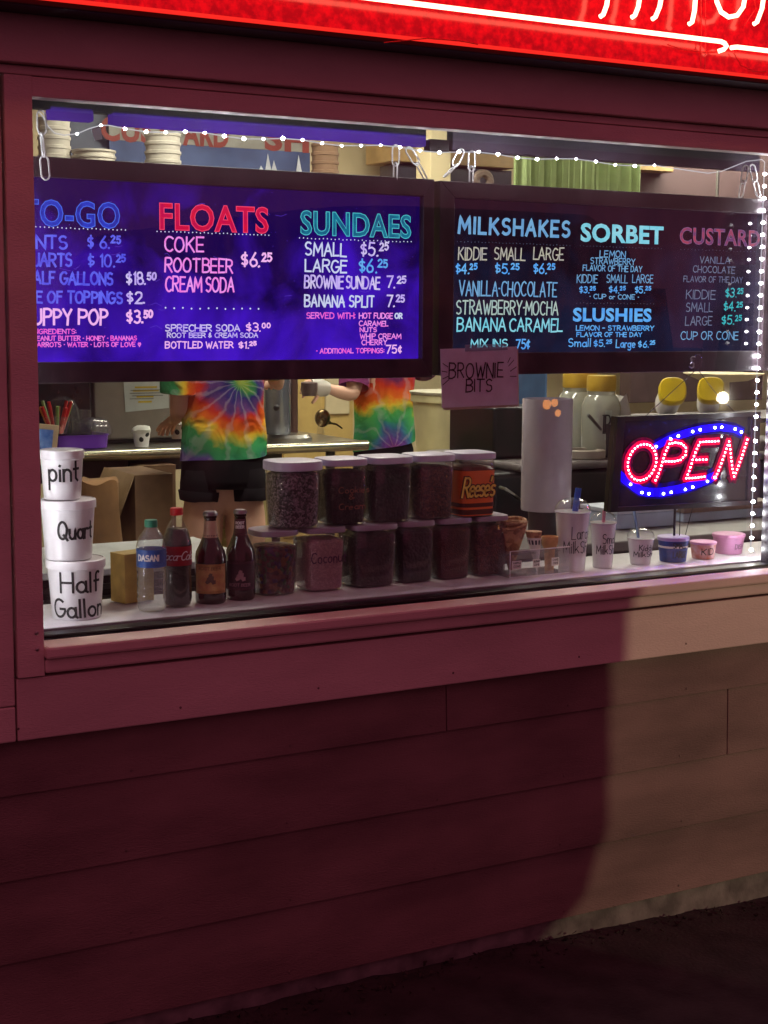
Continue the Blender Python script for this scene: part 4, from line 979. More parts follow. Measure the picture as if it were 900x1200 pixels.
for a in range(0, 12):
    for f0, f1 in ((.72, .84),):
        aa = 2*PI*a/12; q = []
        for ff, da in ((f0, 0), (f0, .3), (f1, .3), (f1, 0)):
            rr = cr_(ff)+.0006; q.append((x+.014*(1-ff)+rr*math.cos(aa+da), .2+rr*math.sin(aa+da), SZ+.004+.105*ff))
        nm_.add(q, [(0, 1, 2, 3)])
build('navy_blocks', nm_, pm('navy_ink', (34, 34, 66), .5), sc, smooth=False)
x = shelf_x(643, .2)
ck = build('cake_cone', MB().lathe([(.0125, 0), (.0145, .055), (.0165, .060), (.0225, .072), (.0235, .092), (.0225, .094), (.019, .090), (.016, .07)], (x, .2, SZ+.004), 28), pm('cake_cone', (196, 150, 104), .75, var=.12, scale=60, bump=.4, bscale=150), org=Vector((x, .2, SZ)))
tag(ck, 'flat bottomed tan cake cone at the right of the clear rack', 'cone', 'sample cones in the clear rack')
# ---- milkshake cups
def shake(px, l_, r_, yb, yt, ydome, y, label, w1, w2, straw):
    m = pxm(px, y); R = (r_-l_)*m/2; x = shelf_x(px, y); h = at(px, yt, y).z-SZ; hd = at(px, ydome, y).z-SZ
    t = thing('milkshake_cup', label, 'cup', (x, y, SZ), 'milkshake cups lined up on the shelf')
    prof = [(R*.72, 0), (R*.74, .002), (R*.97, h-.004), (R*1.03, h-.003), (R*1.03, h)]
    build('cup', MB().lathe(prof, (x, y, SZ), 32), M_frost, t)
    dm_ = [(R*1.0, h+.0005), (R*1.02, h+.004), (R*.94, h+(hd-h)*.45), (R*.74, h+(hd-h)*.8), (R*.45, hd-.001), (R*.3, hd)]
    build('dome_lid', MB().lathe(dm_, (x, y, SZ), 32, cap0=False, cap1=False), M_clear, t)
    fnb = cylfn((x, y, SZ), lambda v: R*(.74+.23*v/h), -.05 if len(w1) < 6 else -.1)
    fnc = cylfn((x, y, SZ), lambda v: R*(.74+.23*v/h), -.6)
    build('lettering', stroke_text(w1, R*1.35, h*.21, .0011, lambda a, b_, k: fnb(a, b_+h*.56, k)), M_ink, t, smooth=False)
    build('lettering', stroke_text(w2, R*2.5, h*.20, .0011, lambda a, b_, k: fnc(a, b_+h*.32, k)), M_ink, t, smooth=False)
    p0 = Vector((x-.002, y, SZ+h*.6)); p1 = at(straw[0], straw[1], y)
    build('straw', MB().tube([p0, p1], straw[2]*m/2, 10), straw[3], t)
shake(669, 648, 690, 670, 599, 584, .19, 'large milkshake cup with a domed lid and thick blue straw', 'Large', 'MilkShake', (678, 572, 7.5, pm('blue_straw', (34, 92, 200), .4)))
shake(705, 690, 721, 667, 612, 600, .19, 'small milkshake cup with a domed lid and thin pink straw', 'Small', 'MilkShake', (708, 598, 4, pm('pink_straw', (214, 120, 150), .4)))
shake(749, 733, 765, 662, 630, 619, .19, 'kiddie milkshake cup, shortest of the domed cups, left of the blue bowl', 'Kiddie', 'MilkShake', (743, 598, 3.5, clear('straw_clear', (.6, .75, .9), .2, .5, (.4, .6, .8))))
def bowl(l_, r_, yt, y, label, mat, rim, txt, inkm, base=.3, band=None):
    px = (l_+r_)/2; m = pxm(px, y); R = (r_-l_)*m/2; x = shelf_x(px, y); h = at(px, yt, y).z-SZ
    t = thing('paper_cup', label, 'cup', (x, y, SZ), 'paper custard cups at the right of the shelf')
    build('cup', MB().lathe([(R*.80, 0), (R*.82, .002), (R*.95, h*.86)], (x, y, SZ), 32), mat, t)
    build('lid', MB().lathe([(R*.96, h*.84), (R, h*.85), (R, h*.97), (R*.93, h), (R*.9, h*.985)], (x, y, SZ), 32), rim, t)
    if band: build('stripe', MB().lathe([(R*.915, h*.56), (R*.925, h*.64)], (x, y, SZ), 32, cap0=False, cap1=False), band, t)
    for s_, a0, w, b0, cp in txt:
        fnb = cylfn((x, y, SZ), lambda v: R*(.83+.13*v/h), a0)
        build('lettering', stroke_text(s_, R*w, h*cp, .0012, lambda a, b_, k: fnb(a, b_+h*b0, k)), inkm, t, smooth=False)
M_ppink = pm('pink_paper', (214, 150, 190), .5); 
bowl(768, 806, 628, .19, 'deep blue paper cup with a lilac lid left of the KID cup', pm('blue_paper', (30, 42, 120), .5, rgb2=(24, 66, 150), scale=40), pm('lilac_lid', (176, 160, 214), .4), [('SMALL', 0, .95, .58, .2), ('LARGE', 0, .95, .2, .24)], M_ink, band=M_white)
bowl(806, 838, 634, .19, 'small orange and white paper cup lettered KID', pm('orange_paper', (214, 120, 96), .5, rgb2=(226, 190, 190), scale=40), M_ppink, [('KID', -.1, .95, .28, .36)], M_ink)
bowl(832, 871, 625, .23, 'pink lidded paper cup standing nearest the right edge of the window', pm('pinkish_paper', (200, 140, 180), .5, var=.15), M_ppink, [('DISH', .45, .7, .3, .22)], pm('grey_ink', (120, 90, 110), .6))
# ================================================================ BEHIND THE SHELF
# white cylinder dispenser
y = .62; l_, r_ = 611, 672; px = 641; m = pxm(px, y); R = (r_-l_)*m/2*.97; x = at(px, 520, y).x; z0 = at(px, 597, y).z; z1 = at(px, 467, y).z
cz_ = at(640, 612, .8).z
M_counter = pm('grey_counter', (112, 104, 104), .45, var=.1)
t = thing('cup_dispenser', 'tall white translucent cylinder standing behind the cone rack', 'container', (x, y, z0-.08))
build('cylinder', MB().lathe([(R*.98, 0), (R, .004), (R, z1-z0-.004), (R*.98, z1-z0)], (x, y, z0), 44, cap1=False), pm('milky_plastic', (196, 186, 200), .22, var=.04, spec=.6), t)
build('inner_cups', MB().lathe([(R*.9, .01), (R*.9, z1-z0-.015)], (x, y, z0), 36), pm('milky_dark', (150, 140, 156), .5), t)
build('stand', MB().lathe([(R*.7, -.08), (R*.7, -.004), (R*.98, -.001)], (x, y, z0), 30), pm('dark_stand', (50, 42, 48), .4), t)
lc = thing('low_counter', 'grey low counter behind the cones and milkshake cups', 'counter', (2.9, .7, FZ))
build('countertop', MB().box(2.2, 4.4, .42, .90, z0-.115, z0-.082), M_counter, lc, bevel=.006)
build('cabinet', MB().box(2.25, 4.35, .46, .88, FZ, z0-.116), pm('cabinet_dark', (60, 50, 54), .5), lc)
# black ice cream cabinet with the yellow lidded jars
y0c = 1.15
zc_ = at(650, 541, y0c).z
xa, xb_ = at(577, 560, y0c).x, at(724, 560, y0c).x
bc = thing('equipment_cabinet', 'black boxy machine with a grey rounded top behind the white cylinder', 'machine', (2.9, 1.4, FZ))
build('cabinet_body', MB().box(xa, 4.9, y0c, 1.75, FZ, zc_-.03), M_black, bc, bevel=.02, seg=3)
xc_ = at(610, 541, y0c-.03).x
build('grey_top', MB().box(xc_, 4.95, y0c-.03, 1.76, zc_-.029, zc_), M_counter, bc, bevel=.012, seg=3)
q = at(594, 578, y0c-.05); build('handle', MB().tube([at(586, 571, y0c-.03), at(592, 573, y0c-.07), at(602, 580, y0c-.07), at(608, 585, y0c-.03)], .006, 8), M_steel, bc)
build('side_box', MB().box(at(579, 500, 1.3).x, at(640, 500, 1.3).x, 1.3, 1.6, zc_+.001, at(600, 477, 1.3).z), M_black, bc, bevel=.01)
bb = build('blue_bin', MB().box(at(584, 460, 2.0).x, at(643, 460, 2.0).x, 2.0, 2.3, FZ, at(610, 415, 2.0).z), pm('blue_plastic', (74, 108, 150), .5), org=Vector((4.4, 2.1, FZ)), bevel=.02, seg=3)
tag(bb, 'blue upright plastic panel bin behind the BROWNIE BITS card', 'bin')
def bigjar(px, y, ytop, ybase, l_, r_, label, txt=None):
    m = pxm(px, y); R = (r_-l_)*m/2; x = at(px, 490, y).x; z0 = zc_+.002; z1 = at(px, ytop, y).z; h = z1-z0
    t = thing('lidded_jar', label, 'jar', (x, y, z0), 'big jars with yellow lids')
    build('jar_body', MB().lathe([(R*.9, 0), (R, .01), (R, h*.62), (R*.86, h*.72), (R*.72, h*.76), (R*.72, h*.82)], (x, y, z0), 32, sq=2.6), clear('jar_grey', (.8, .82, .76), .08, .45, (.62, .62, .54), 2.0), t)
    build('contents', MB().lathe([(R*.86, .004), (R*.95, .01), (R*.95, h*.58)], (x, y, z0), 32, sq=2.6), pm('pale_contents', (150, 148, 126), .7), t)
    build('lid', MB().lathe([(R*.78, h*.81), (R*.80, h*.83), (R*.80, h*.97), (R*.76, h)], (x, y, z0), 32), pm('yellow_lid', (196, 158, 52), .45), t)
    if txt:
        fl = cylfn((x, y, z0), lambda v: R*1.03, -.35); lm = MB(); rings = [[fl(R*1.0*i/8, v, 0) for i in range(9)] for v in (h*.22, h*.58)]
        lb_ = build('label', MB().loft(rings, closed=False), pm('jar_label', (150, 160, 150), .6), t)
        f2 = cylfn((x, y, z0), lambda v: R*1.05, -.22)
        build('lettering', stroke_text('TIP', R*.75, h*.22, .0028, lambda a, b_, k: f2(a, b_+h*.30, k), jit=0), M_ink, t, smooth=False)
bigjar(679, 1.42, 436, 520, 655, 706, 'yellow lidded jar standing half behind the white cylinder')
bigjar(704, 1.25, 440, 525, 684, 727, 'yellow lidded jar lettered in black left of the OPEN sign', 'T')
x = at(684, 530, 1.22).x
dr = at(686, 524, 1.2)
tag(build('tape_roll', MB().lathe([(.075, 0), (.078, .003), (.078, .028), (.072, .031), (.05, .031), (.05, .02)], (dr.x, 1.21, zc_+.002), 32, cap1=False), pm('beige_dish', (150, 138, 128), .5), org=Vector((dr.x, 1.21, zc_))), 'flat round beige dish in front of the yellow lidded jars', 'dish')
pn = at(712, 500, 1.1)
pc = thing('pen_cup', 'dark mesh cup with a pen leaning left beside the OPEN sign', 'pen cup', (pn.x, 1.2, zc_))
pnx = at(716, 510, 1.2).x
build('cup', MB().lathe([(.035, 0), (.04, .12)], (pnx, 1.2, zc_+.001), 20), M_black, pc)
build('pen', MB().tube([(pnx, 1.2, zc_+.06), at(689, 486, 1.19)], [.005, .006], 8), M_dsteel, pc)
# yellow and white tubs on a shelf, hanging dish lamp
sx0 = at(724, 470, 1.35)
zsh = at(790, 486, 1.35).z
for px, py, rz, lab in ((786, 463, 1.0, 'white tub with a yellow end lying above the left of the OPEN sign'), (832, 462, .9, 'yellow ended white tub lying above the right of the OPEN sign')):
    c = at(px, py, 1.35); t = thing('storage_tub', lab, 'tub', (c.x, 1.35, c.z-.06), 'yellow ended tubs lying above the OPEN sign')
    m_ = Euler((0, .35, rz)).to_matrix()
    for nm, mt, a0, a1, rr in (('tub_body', M_white, -.02, .13, .044), ('yellow_end', pm('yellow_plastic', (214, 184, 30), .4), -.07, -.019, .051)):
        mb = MB().lathe([(rr*.9, a0), (rr, a0+.01), (rr, a1-.01), (rr*.9, a1)], (0, 0, 0), 28, sq=3); mb.v = [c+m_ @ (Matrix.Rotation(PI/2, 3, 'Y') @ v) for v in mb.v]
        build(nm, mb, mt, t)
tsx = at(745, 478, 1.3).x
bs = build('wire_shelf', MB().box(tsx-.1, at(893, 478, 1.6).x+.4, 1.2, 1.62, zsh-.03, zsh-.012), M_counter, org=Vector((4.3, 1.4, zsh)), bevel=.004)
tag(bs, 'grey shelf holding the yellow ended tubs behind the OPEN sign', 'shelf')
pb = MB().cbox((tsx, 1.45, (zsh-.03+FZ)/2), .04, .04, zsh-.032-FZ).cbox((5.3, 1.45, (zsh-.03+FZ)/2), .04, .04, zsh-.032-FZ)
build('shelf_post', pb, M_dsteel, bs, org=Vector((4.3, 1.4, zsh)))
c = at(746, 480, 1.3); pgb = MB().loft([[(c.x-.12+.05*math.cos(a)*k+k*.02, 1.3+.08*math.sin(a), c.z-.03+.13*(1-k)+.02*math.sin(3*a)) for a in [2*PI*i/16 for i in range(16)]] for k in (1.5, 1.3, .9, .4)])
tag(build('plastic_bag', pgb, pm('bag_film', (180, 176, 170), .35, var=.15), org=Vector((c.x, 1.3, c.z-.05))), 'pale crumpled plastic bag beside the yellow ended tubs', 'bag')
c = at(848, 438, 1.7)
pd = thing('bowl', 'shallow white dish partly hidden by the dark board above the OPEN sign', 'bowl', (c.x, 1.7, c.z-.03))
build('dish', MB().lathe([(.03, -.035), (.10, -.028), (.165, 0), (.168, .003), (.155, 0), (.1, -.02)], (c.x, 1.7, c.z), 36), M_cream, pd)
build('stand', MB().lathe([(.03, zsh-c.z-.012), (.025, -.034)], (c.x, 1.7, c.z), 16), M_cream, pd)
# papers / boxes glowing bluish below OPEN sign
pb_ = thing('napkin_box', 'pale low box behind the small paper cups under the OPEN sign', 'box', (3.9, .7, z0-.08))
def zpx(px, py, y): return at(px, py, y).z
build('box_body', MB().box(at(722, 640, .62).x, at(790, 640, .62).x, .62, .80, z0-.081, zpx(750, 601, .62)), pm('pale_box', (168, 182, 206), .6, var=.08), pb_, bevel=.004)
build('box_lid', MB().box(at(722, 640, .62).x-.004, at(790, 640, .62).x+.004, .612, .808, zpx(750, 601, .62)+.0005, zpx(750, 596, .62)), pm('pale_box2', (180, 186, 200), .6), pb_, bevel=.002)
pb2 = thing('napkin_box', 'long pale box at the far right behind the pink paper cup', 'box', (4.5, .7, z0-.08))
build('box_body', MB().box(at(800, 640, .66).x, at(905, 640, .66).x, .66, .86, z0-.081, zpx(850, 598, .66)), pm('pale_box', 0), pb2, bevel=.004)
build('box_lid', MB().box(at(800, 640, .66).x-.004, at(905, 640, .66).x+.004, .652, .868, zpx(850, 598, .66)+.0005, zpx(850, 590, .66)), pm('brownish_lid', (120, 100, 90), .6), pb2, bevel=.002)
# freezer at left
fz_ = thing('chest_freezer', 'white topped freezer with a dark slatted front behind the bottles', 'freezer', (1.9, .8, FZ))
ft = at(150, 664, .62).z
build('lid', MB().box(1.0, at(300, 650, .62).x, .62, 1.06, ft-.02, ft), pm('freezer_lid', (196, 198, 196), .4), fz_, bevel=.004)
build('body', MB().box(1.0, at(300, 650, .62).x-.01, .66, 1.04, FZ, ft-.021), M_black, fz_)
for k in range(7): build('slat', MB().box(1.0, at(300, 650, .62).x-.012, .648, .659, ft-.06-k*.032, ft-.046-k*.032), M_dsteel, fz_, smooth=False)
# ---- steel work table
ty_ = 3.0
tz = at(380, 519, ty_).z
tx0, tx1 = at(36, 525, ty_).x-.4, at(430, 519, ty_).x
tb = thing('work_table', 'long steel work table the two workers stand at', 'table', (3, ty_+.3, FZ))
build('tabletop', MB().box(tx0, tx1, ty_+.01, ty_+.72, tz-.008, tz), M_steel, tb, bevel=.003)
build('front_edge', MB().tube([(tx0, ty_, tz-.018), (tx1, ty_, tz-.018)], .024, 12), pm('bright_steel', (190, 184, 160), .22, .9), tb)
build('undershelf', MB().box(tx0+.1, tx1-.1, ty_+.1, ty_+.6, FZ+.2, FZ+.22), M_dsteel, tb)
for px in (387, 60): 
    lx = at(px, 525, ty_+.06).x
    for yy in (ty_+.06, ty_+.64): build('leg', MB().tube([(lx, yy, FZ), (lx, yy, tz-.009)], .022, 10), M_dsteel, tb)
build('drawer', MB().box(tx0+.1, at(150, 540, ty_+.05).x, ty_+.05, ty_+.55, tz-.13, tz-.02), pm('maroon_drawer', (66, 40, 50), .5), tb, bevel=.004)
build('apron', MB().box(tx0+.1, at(335, 540, ty_+.05).x, ty_+.09, ty_+.12, tz-.10, tz-.03), M_black, tb)
# grey machine with the sheet of paper
y = ty_+.34
gm = thing('ice_machine', 'grey metal machine standing on the work table with a notice taped on it', 'machine', (3, y+.2, tz))
build('front_panel', MB().box(at(110, 480, y).x, at(205, 480, y).x+.25, y, y+.4, tz+.02, tz+1.0), pm('grey_enamel', (140, 132, 122), .45, var=.06), gm, bevel=.008)
build('feet', MB().box(at(112, 480, y).x, at(205, 480, y).x+.2, y+.03, y+.35, tz+.001, tz+.02), M_black, gm)
nt_ = thing('paper_notice', 'white notice with yellow highlighted lines on the grey machine', 'notice', at(170, 465, y-.004))
pq = [at(147, 483, y-.003), at(198, 478, y-.003), at(197, 430, y-.003), at(144, 432, y-.003)]
build('paper', sheet(pq, .001, 2), pm('notice_paper', (196, 204, 200), .7, var=.03), nt_)
yl = MB(); gl = MB()
for k, (a_, c_, b_) in enumerate(((158, 184, 454), (156, 186, 458), (160, 180, 465), (162, 178, 471))):
    p0, p1 = at(a_, b_, y-.0045), at(c_, b_, y-.0045); yl.box(p0.x, p1.x, y-.0045, y-.004, p0.z-.004, p0.z+.004)
for k, (a_, c_, b_) in enumerate(((153, 190, 457.5), (152, 187, 461), (155, 191, 464), (152, 180, 467.5))):
    p0, p1 = at(a_, b_, y-.006), at(c_, b_, y-.006); gl.box(p0.x, p1.x, y-.006, y-.0055, p0.z-.0014, p0.z+.0014)
build('highlight', yl, pm('highlighter', (212, 184, 60), .7), nt_, smooth=False); build('printed_line', gl, pm('grey_print', (110, 110, 110), .7), nt_, smooth=False)
# black machine behind, straws, purple tray
y = ty_+.30
bm_ = build('black_machine', MB().box(tx0, at(108, 480, y).x, y, y+.3, tz+.001, tz+.9), pm('black_gloss', (30, 30, 42), .2, var=.3), org=Vector((tx0, y, tz)), bevel=.01)
tag(bm_, 'black machine at the left end of the work table behind the straws', 'machine')
y = ty_+.22
zt_ = tz+.001
tray = thing('purple_tray', 'purple plastic tray holding clear cups above the pint tub', 'tray', (at(92, 520, y).x, y, zt_))
xa_, xb2 = at(58, 515, y).x, at(121, 515, y).x; ztp = at(90, 509, y).z
M_purp = pm('purple_plastic', (104, 50, 170), .3, var=.08)
xm_ = (xa_+xb2)/2; hw_ = (xb2-xa_)/2
tr_ = MB()
prof = [(.92, 0), (.97, .004), (1.0, ztp-zt_), (1.04, ztp-zt_), (1.04, ztp-zt_+.003), (.98, ztp-zt_+.003), (.94, .006)]
tr_.lathe([(r_*hw_, z) for r_, z in prof], (xm_, y, zt_), 40, sq=6, sy=.8)
build('tray_body', tr_, M_purp, tray)
def clearcup(px, y, l_, r_, yt, yb, label, extra=None, tilt=0):
    m = pxm(px, y); R = (r_-l_)*m/2; x = at(px, (yt+yb)/2, y).x; z0 = at(px, yb, y).z; h = at(px, yt, y).z-z0
    t = thing('clear_cup', label, 'cup', (x, y, z0), 'clear cups by the straws')
    mb = MB().lathe([(R*.7, 0), (R*.72, .002), (R*.98, h), (R*1.02, h), (R*1.02, h-.003)], (0, 0, 0), 24, cap1=False)
    m_ = Euler((0, tilt, 0)).to_matrix(); mb.v = [Vector((x, y, z0))+m_ @ v for v in mb.v]
    build('cup', mb, M_clear, t); return t, x, z0, R, h
yc_ = ty_+.16; SC = 1.5
t, x, z0c, R, h = clearcup(66, yc_, 49, 83, 488, 508, 'clear cup packed with red and green straws in the left corner')
for k in range(11):
    a = 2*PI*k/11; col = pm('red_straw', (196, 30, 30), .4) if k % 4 else pm('green_straw', (130, 160, 90), .4)
    if k == 5: col = pm('orange_straw', (206, 130, 60), .4)
    build('straw', MB().tube([(x+R*.35*math.cos(a), yc_+R*.35*math.sin(a), z0c+.003), (x+R*1.1*math.cos(a), yc_+R*.9*math.sin(a), z0c+h+.05+.015*math.sin(k*2))], .0075, 7), col, t)
dmx = at(76, 470, y)
t = thing('clear_cup', 'upside down clear dome lid behind the red straws', 'cup', (dmx.x, y, ztp), 'clear cups by the straws')
build('dome', MB().lathe([(.075, 0), (.076, .05), (.068, .11), (.05, .15), (.02, .165)], (dmx.x, y+.03, ztp), 24, cap0=False), M_clear, t)
clearcup(99, y+.04, 92, 107, 480, 508, 'clear cup standing right of the red straws', tilt=.05)
c = at(102, 505, y)
t = thing('clear_cup', 'clear dome lids lying on their side in the purple tray', 'cup', (c.x, y-.04, ztp), 'clear cups by the straws')
for k in range(3):
    mb = MB().lathe([(.058, 0), (.056, .03), (.042, .053), (.018, .062)], (0, 0, 0), 22, cap0=False); m_ = Euler((0, .9+.1*k, .2)).to_matrix(); mb.v = [Vector((c.x-.01+k*.025, y-.04+.015*k, ztp+.01))+m_ @ v for v in mb.v]
    build('dome', mb, M_clear, t)
c = at(54, 518, .5); cbx = thing('small_carton', 'small cream and blue carton behind the top tub', 'carton', (c.x, .5, c.z-.05))
z_b = at(54, 545, .5).z
build('carton_body', MB().cbox((c.x-.004, .5, (at(54, 497, .5).z+z_b)/2), .055, .03, at(54, 497, .5).z-z_b, .2, 0, .12), pm('carton_cream', (214, 190, 130), .6), cbx, bevel=.001)
build('blue_print', MB().cbox((c.x-.008, .483, at(50, 517, .5).z), .040, .002, .06, .2, 0, .12), pm('carton_blue', (60, 120, 190), .6, rgb2=(140, 180, 220), scale=40), cbx)
# paper sundae cups on the table
def papercup(px, y, l_, r_, yt, yb, label, mat=M_white, top=True):
    m = pxm(px, y); R = (r_-l_)*m/2; x = at(px, yb, y).x; z0 = tz+.001 if y > 2.9 else at(px, yb, y).z; h = at(px, yt, y).z-z0
    t = thing('paper_dish', label, 'cup', (x, y, z0), 'paper dishes by the first worker')
    build('cup', MB().lathe([(R*.72, 0), (R*.95, h*.7), (R*.98, h*.72)], (x, y, z0), 24), mat, t)
    if top: build('whipped_top', MB().lathe([(R*.98, h*.68), (R*1.08, h*.80), (R*.8, h*.95), (R*.3, h)], (x, y, z0), 14).jitter(.004), pm('whipped', (214, 214, 206), .6), t)
    sp_ = MB(); d = Vector((CAM.x-x, CAM.y-y, 0)).normalized()
    for k in range(2): sp_.sphere(Vector((x, y, z0+h*(.62-.24*k)))+d*R*(.9-.06*k)+Vector((.012*(1-2*k)+.012, 0, 0)), .012, 8, 5, sy=.3)
    build('printed_mark', sp_, M_ink, t)
papercup(166, ty_+.15, 155, 177, 499, 524, 'white paper dish heaped with cream on the work table')
# pitcher / steel mixer
y = ty_+.2
pt = thing('mixer', 'steel mixer with a round base on the table right of the first worker', 'mixer', (at(336, 505, y).x, y, tz))
x = at(338, 505, y).x; m = pxm(338, y)
build('base', MB().lathe([(28*m, 0), (28*m, .015), (25*m, .03), (8*m, .034)], (x, y, tz+.001), 32), M_steel, pt)
build('column', MB().lathe([(5.5*m, .03), (5.2*m, .8)], (at(346, 480, y).x, y+.02, tz), 16), pm('brown_column', (110, 84, 76), .35, .5), pt)
build('canister', MB().lathe([(15*m, .034), (15.5*m, .04), (16*m, .5), (14*m, .52)], (at(325, 480, y-.02).x, y-.02, tz), 28), pm('steel_blue', (150, 156, 168), .25, .7), pt)
build('knob', MB().sphere(at(324, 478, y-.13), .016, 10, 6), M_black, pt)
# ladle on the wall side
y = ty_+.45
c = at(378, 490, y)
ld = thing('ladle', 'brass coloured round ladle standing at the back of the work table', 'ladle', c)
build('bowl', MB().sphere(c, .045, 16, 10, sx=.9, sy=.7), pm('brass', (120, 100, 70), .25, .9), ld)
build('handle', MB().tube([c+Vector((.03, 0, -.02)), at(388, 496, y), at(394, 497, y), at(401, 502, y)], [.014, .006, .005, .004], 8), pm('brass', 0), ld)
build('stand', MB().tube([c+Vector((0, .02, -.03)), Vector((c.x, y+.02, tz))], [.012, .02], 8), M_clear, ld)
# back door & cream cabinets
bd = thing('back_door', 'cream panelled door in the back wall between the two workers', 'door', (at(360, 600, BY).x, BY, FZ))
dx0, dx1 = at(318, 520, BY).x, at(410, 520, BY).x
build('door_leaf', MB().box(dx0, dx1, BY-.04, BY-.003, FZ+.001, FZ+2.0), pm('door_yellow', (206, 176, 106), .6, var=.06), bd, bevel=.004)
build('door_panel', MB().box(at(376, 520, BY).x, dx1-.03, BY-.055, BY-.041, FZ+.9, FZ+1.35), M_cream, bd, bevel=.006)
build('door_panel', MB().box(dx0+.05, at(372, 520, BY).x, BY-.055, BY-.041, FZ+.2, FZ+1.35), pm('door_yellow', 0), bd, bevel=.006)
# big cream bin on a cabinet
y = 2.1; px = 531; m = pxm(px, y)
sb = thing('cream_bin', 'big cream tapered plastic bin behind the top row of jars', 'bin', (at(px, 500, y).x, y, FZ))
x = at(px, 500, y).x; Rb = 46*m; zb0 = at(px, 540, y).z; zb1 = at(px, 462, y).z
M_bin = pm('bin_cream', (206, 196, 150), .5, var=.05)
build('bin_body', MB().lathe([(Rb*.8, zb0-.1), (Rb*.98, zb1-.03), (Rb*1.03, zb1-.028), (Rb*1.03, zb1), (Rb*.97, zb1), (Rb*.8, zb0-.05)], (x, y, 0), 36, sq=3.4, sy=.8), M_bin, sb)
build('cabinet', MB().box(x-.3, x+.3, y-.2, y+.3, FZ+.001, zb0-.101), M_cream, sb, bevel=.005)
build('rim_fold', MB().lathe([(Rb*1.05, zb1+.002), (Rb*1.07, zb1+.012), (Rb*1.0, zb1+.016)], (x, y, 0), 36, sq=3.4, sy=.8), pm('rim_cream', (190, 184, 160), .5), sb)
# cardboard boxes and paper bag under the table
def carton(pl_, pr_, yt, y, d, label, rz=0, z0=None, mat=None):
    x0, x1 = at(pl_, yt, y).x, at(pr_, yt, y).x; z1 = at((pl_+pr_)/2, yt, y).z
    t = thing('cardboard_box', label, 'box', ((x0+x1)/2, y, FZ), 'cardboard boxes under the work table')
    build('box_body', MB().box(x0, x1, y, y+d, (z0 or FZ)+.002, z1), mat or M_card, t, bevel=.002)
    fl = MB().add([(x0, y-.001, z1+.001), (x0-.0, y+d, z1+.001), (x0-.10, y+d, z1-.22), (x0-.08, y-.001, z1-.20)], [(0, 1, 2, 3)])
    o = build('flap', fl, pm('cardboard_light', (140, 112, 82), .85), t); o.modifiers.new('s', 'SOLIDIFY').thickness = .004
    return t
carton(158, 203, 556, 2.55, .35, 'large open cardboard box right of the brown paper bag')
carton(168, 206, 545, 2.95, .2, 'cardboard box leaning behind the first worker', z0=FZ)
carton(282, 318, 566, 3.1, .3, 'pale box corner seen between the worker and the jars', mat=pm('pale_board', (190, 176, 120), .8))
c = at(113, 600, 2.2)
bg_ = thing('paper_bag', 'crumpled brown paper bag under the work table behind the tubs', 'bag', (c.x, 2.2, FZ))
rings = []
bz_t = at(118, 568, 2.2).z
for i in range(10):
    f_ = i/9; w = (.11-.03*f_**2); zz_ = FZ+.01+(bz_t-FZ)*f_
    rings.append([(c.x+.02*f_+w*(1+.09*math.sin(5*a+7*f_)+.05*math.sin(11*a-9*f_))*math.cos(a), 2.25+.13*(1-.4*f_)*math.sin(a), zz_+.01*math.sin(4*a)*f_) for a in [2*PI*k/30 for k in range(30)]])
build('bag_body', MB().loft(rings), pm('kraft_paper', (128, 92, 56), .8, var=.2, scale=10, bump=.8, bscale=14), bg_)
# ---------------- upper strip behind the boards: cups, posters, shelf
y = 2.4
def pz(py, px=200, yy=2.4): return at(px, py, yy).z
us = build('upper_shelf', MB().box(at(36, 195, 2.2).x-.3, at(360, 208, 2.2).x, 2.2, 2.7, pz(212)-.03, pz(212)), M_dsteel, org=Vector((3, 2.4, pz(212))), bevel=.003)
tag(us, 'dark high shelf holding the stacked paper cups above the violet board', 'shelf')
zsf = pz(212)+.001
def cupstack(px, l_, r_, yt, y, label, dark=False, lines_=8):
    m = pxm(px, y); R = (r_-l_)*m/2; x = at(px, 190, y).x; z1 = at(px, yt, y).z; h = z1-zsf; n = max(4, int(h/.03))
    t = thing('cup_stack', label, 'cups', (x, y, zsf), 'stacked paper cups on the high shelf'); mb = MB(); prof = []
    for k in range(n):
        z = h*k/n; prof += [(R*.93, z), (R*.95, z+h/n*.55), (R*1.0, z+h/n*.6), (R*1.0, z+h/n*.92), (R*.93, z+h/n*.97)]
    build('cups', mb.lathe(prof, (x, y, zsf), 26), pm('cup_paper', (196, 190, 176), .6) if not dark else pm('cup_brown', (140, 110, 84), .7), t)
cupstack(64, 44, 82, 138, 2.35, 'stack of pale cups at the far left of the high shelf')
cupstack(110, 84, 135, 176, 2.3, 'short wide stack of pale lids left of the blue poster')
cupstack(191, 170, 212, 156, 2.3, 'tall stack of pale paper cups in front of the blue poster')
cupstack(381, 366, 398, 168, 2.36, 'rough brown stack beside the sailboat poster', True)
ps = thing('wall_sign', 'white and blue sign with red letters and small sailboats high behind the violet board', 'sign', at(240, 170, 2.66))
y = 2.68
sx_0, sx_1 = at(128, 170, y).x, at(363, 180, y).x; zs0, zs1, zsm = at(240, 214, y).z, at(240, 128, y).z, at(240, 171, y).z
build('white_field', MB().box(sx_0, sx_1, y, y+.02, zsm+.001, zs1), pm('sign_white', (150, 148, 138), .6), ps)
build('blue_field', MB().box(sx_0, sx_1, y-.002, y+.02, zs0-.1, zsm), pm('sign_blue', (52, 70, 112), .6, rgb2=(80, 100, 145), scale=5), ps)
for s_, a_, c_ in (('CUST', 118, 200), ('ARD', 214, 268), ('SH', 310, 362)):
    block_text(s_, a_, c_, 163+(a_-118)*.06, 26, pm('sign_red', (140, 56, 46), .6), None, ps, y-.002, bold=.04)
sl = MB()
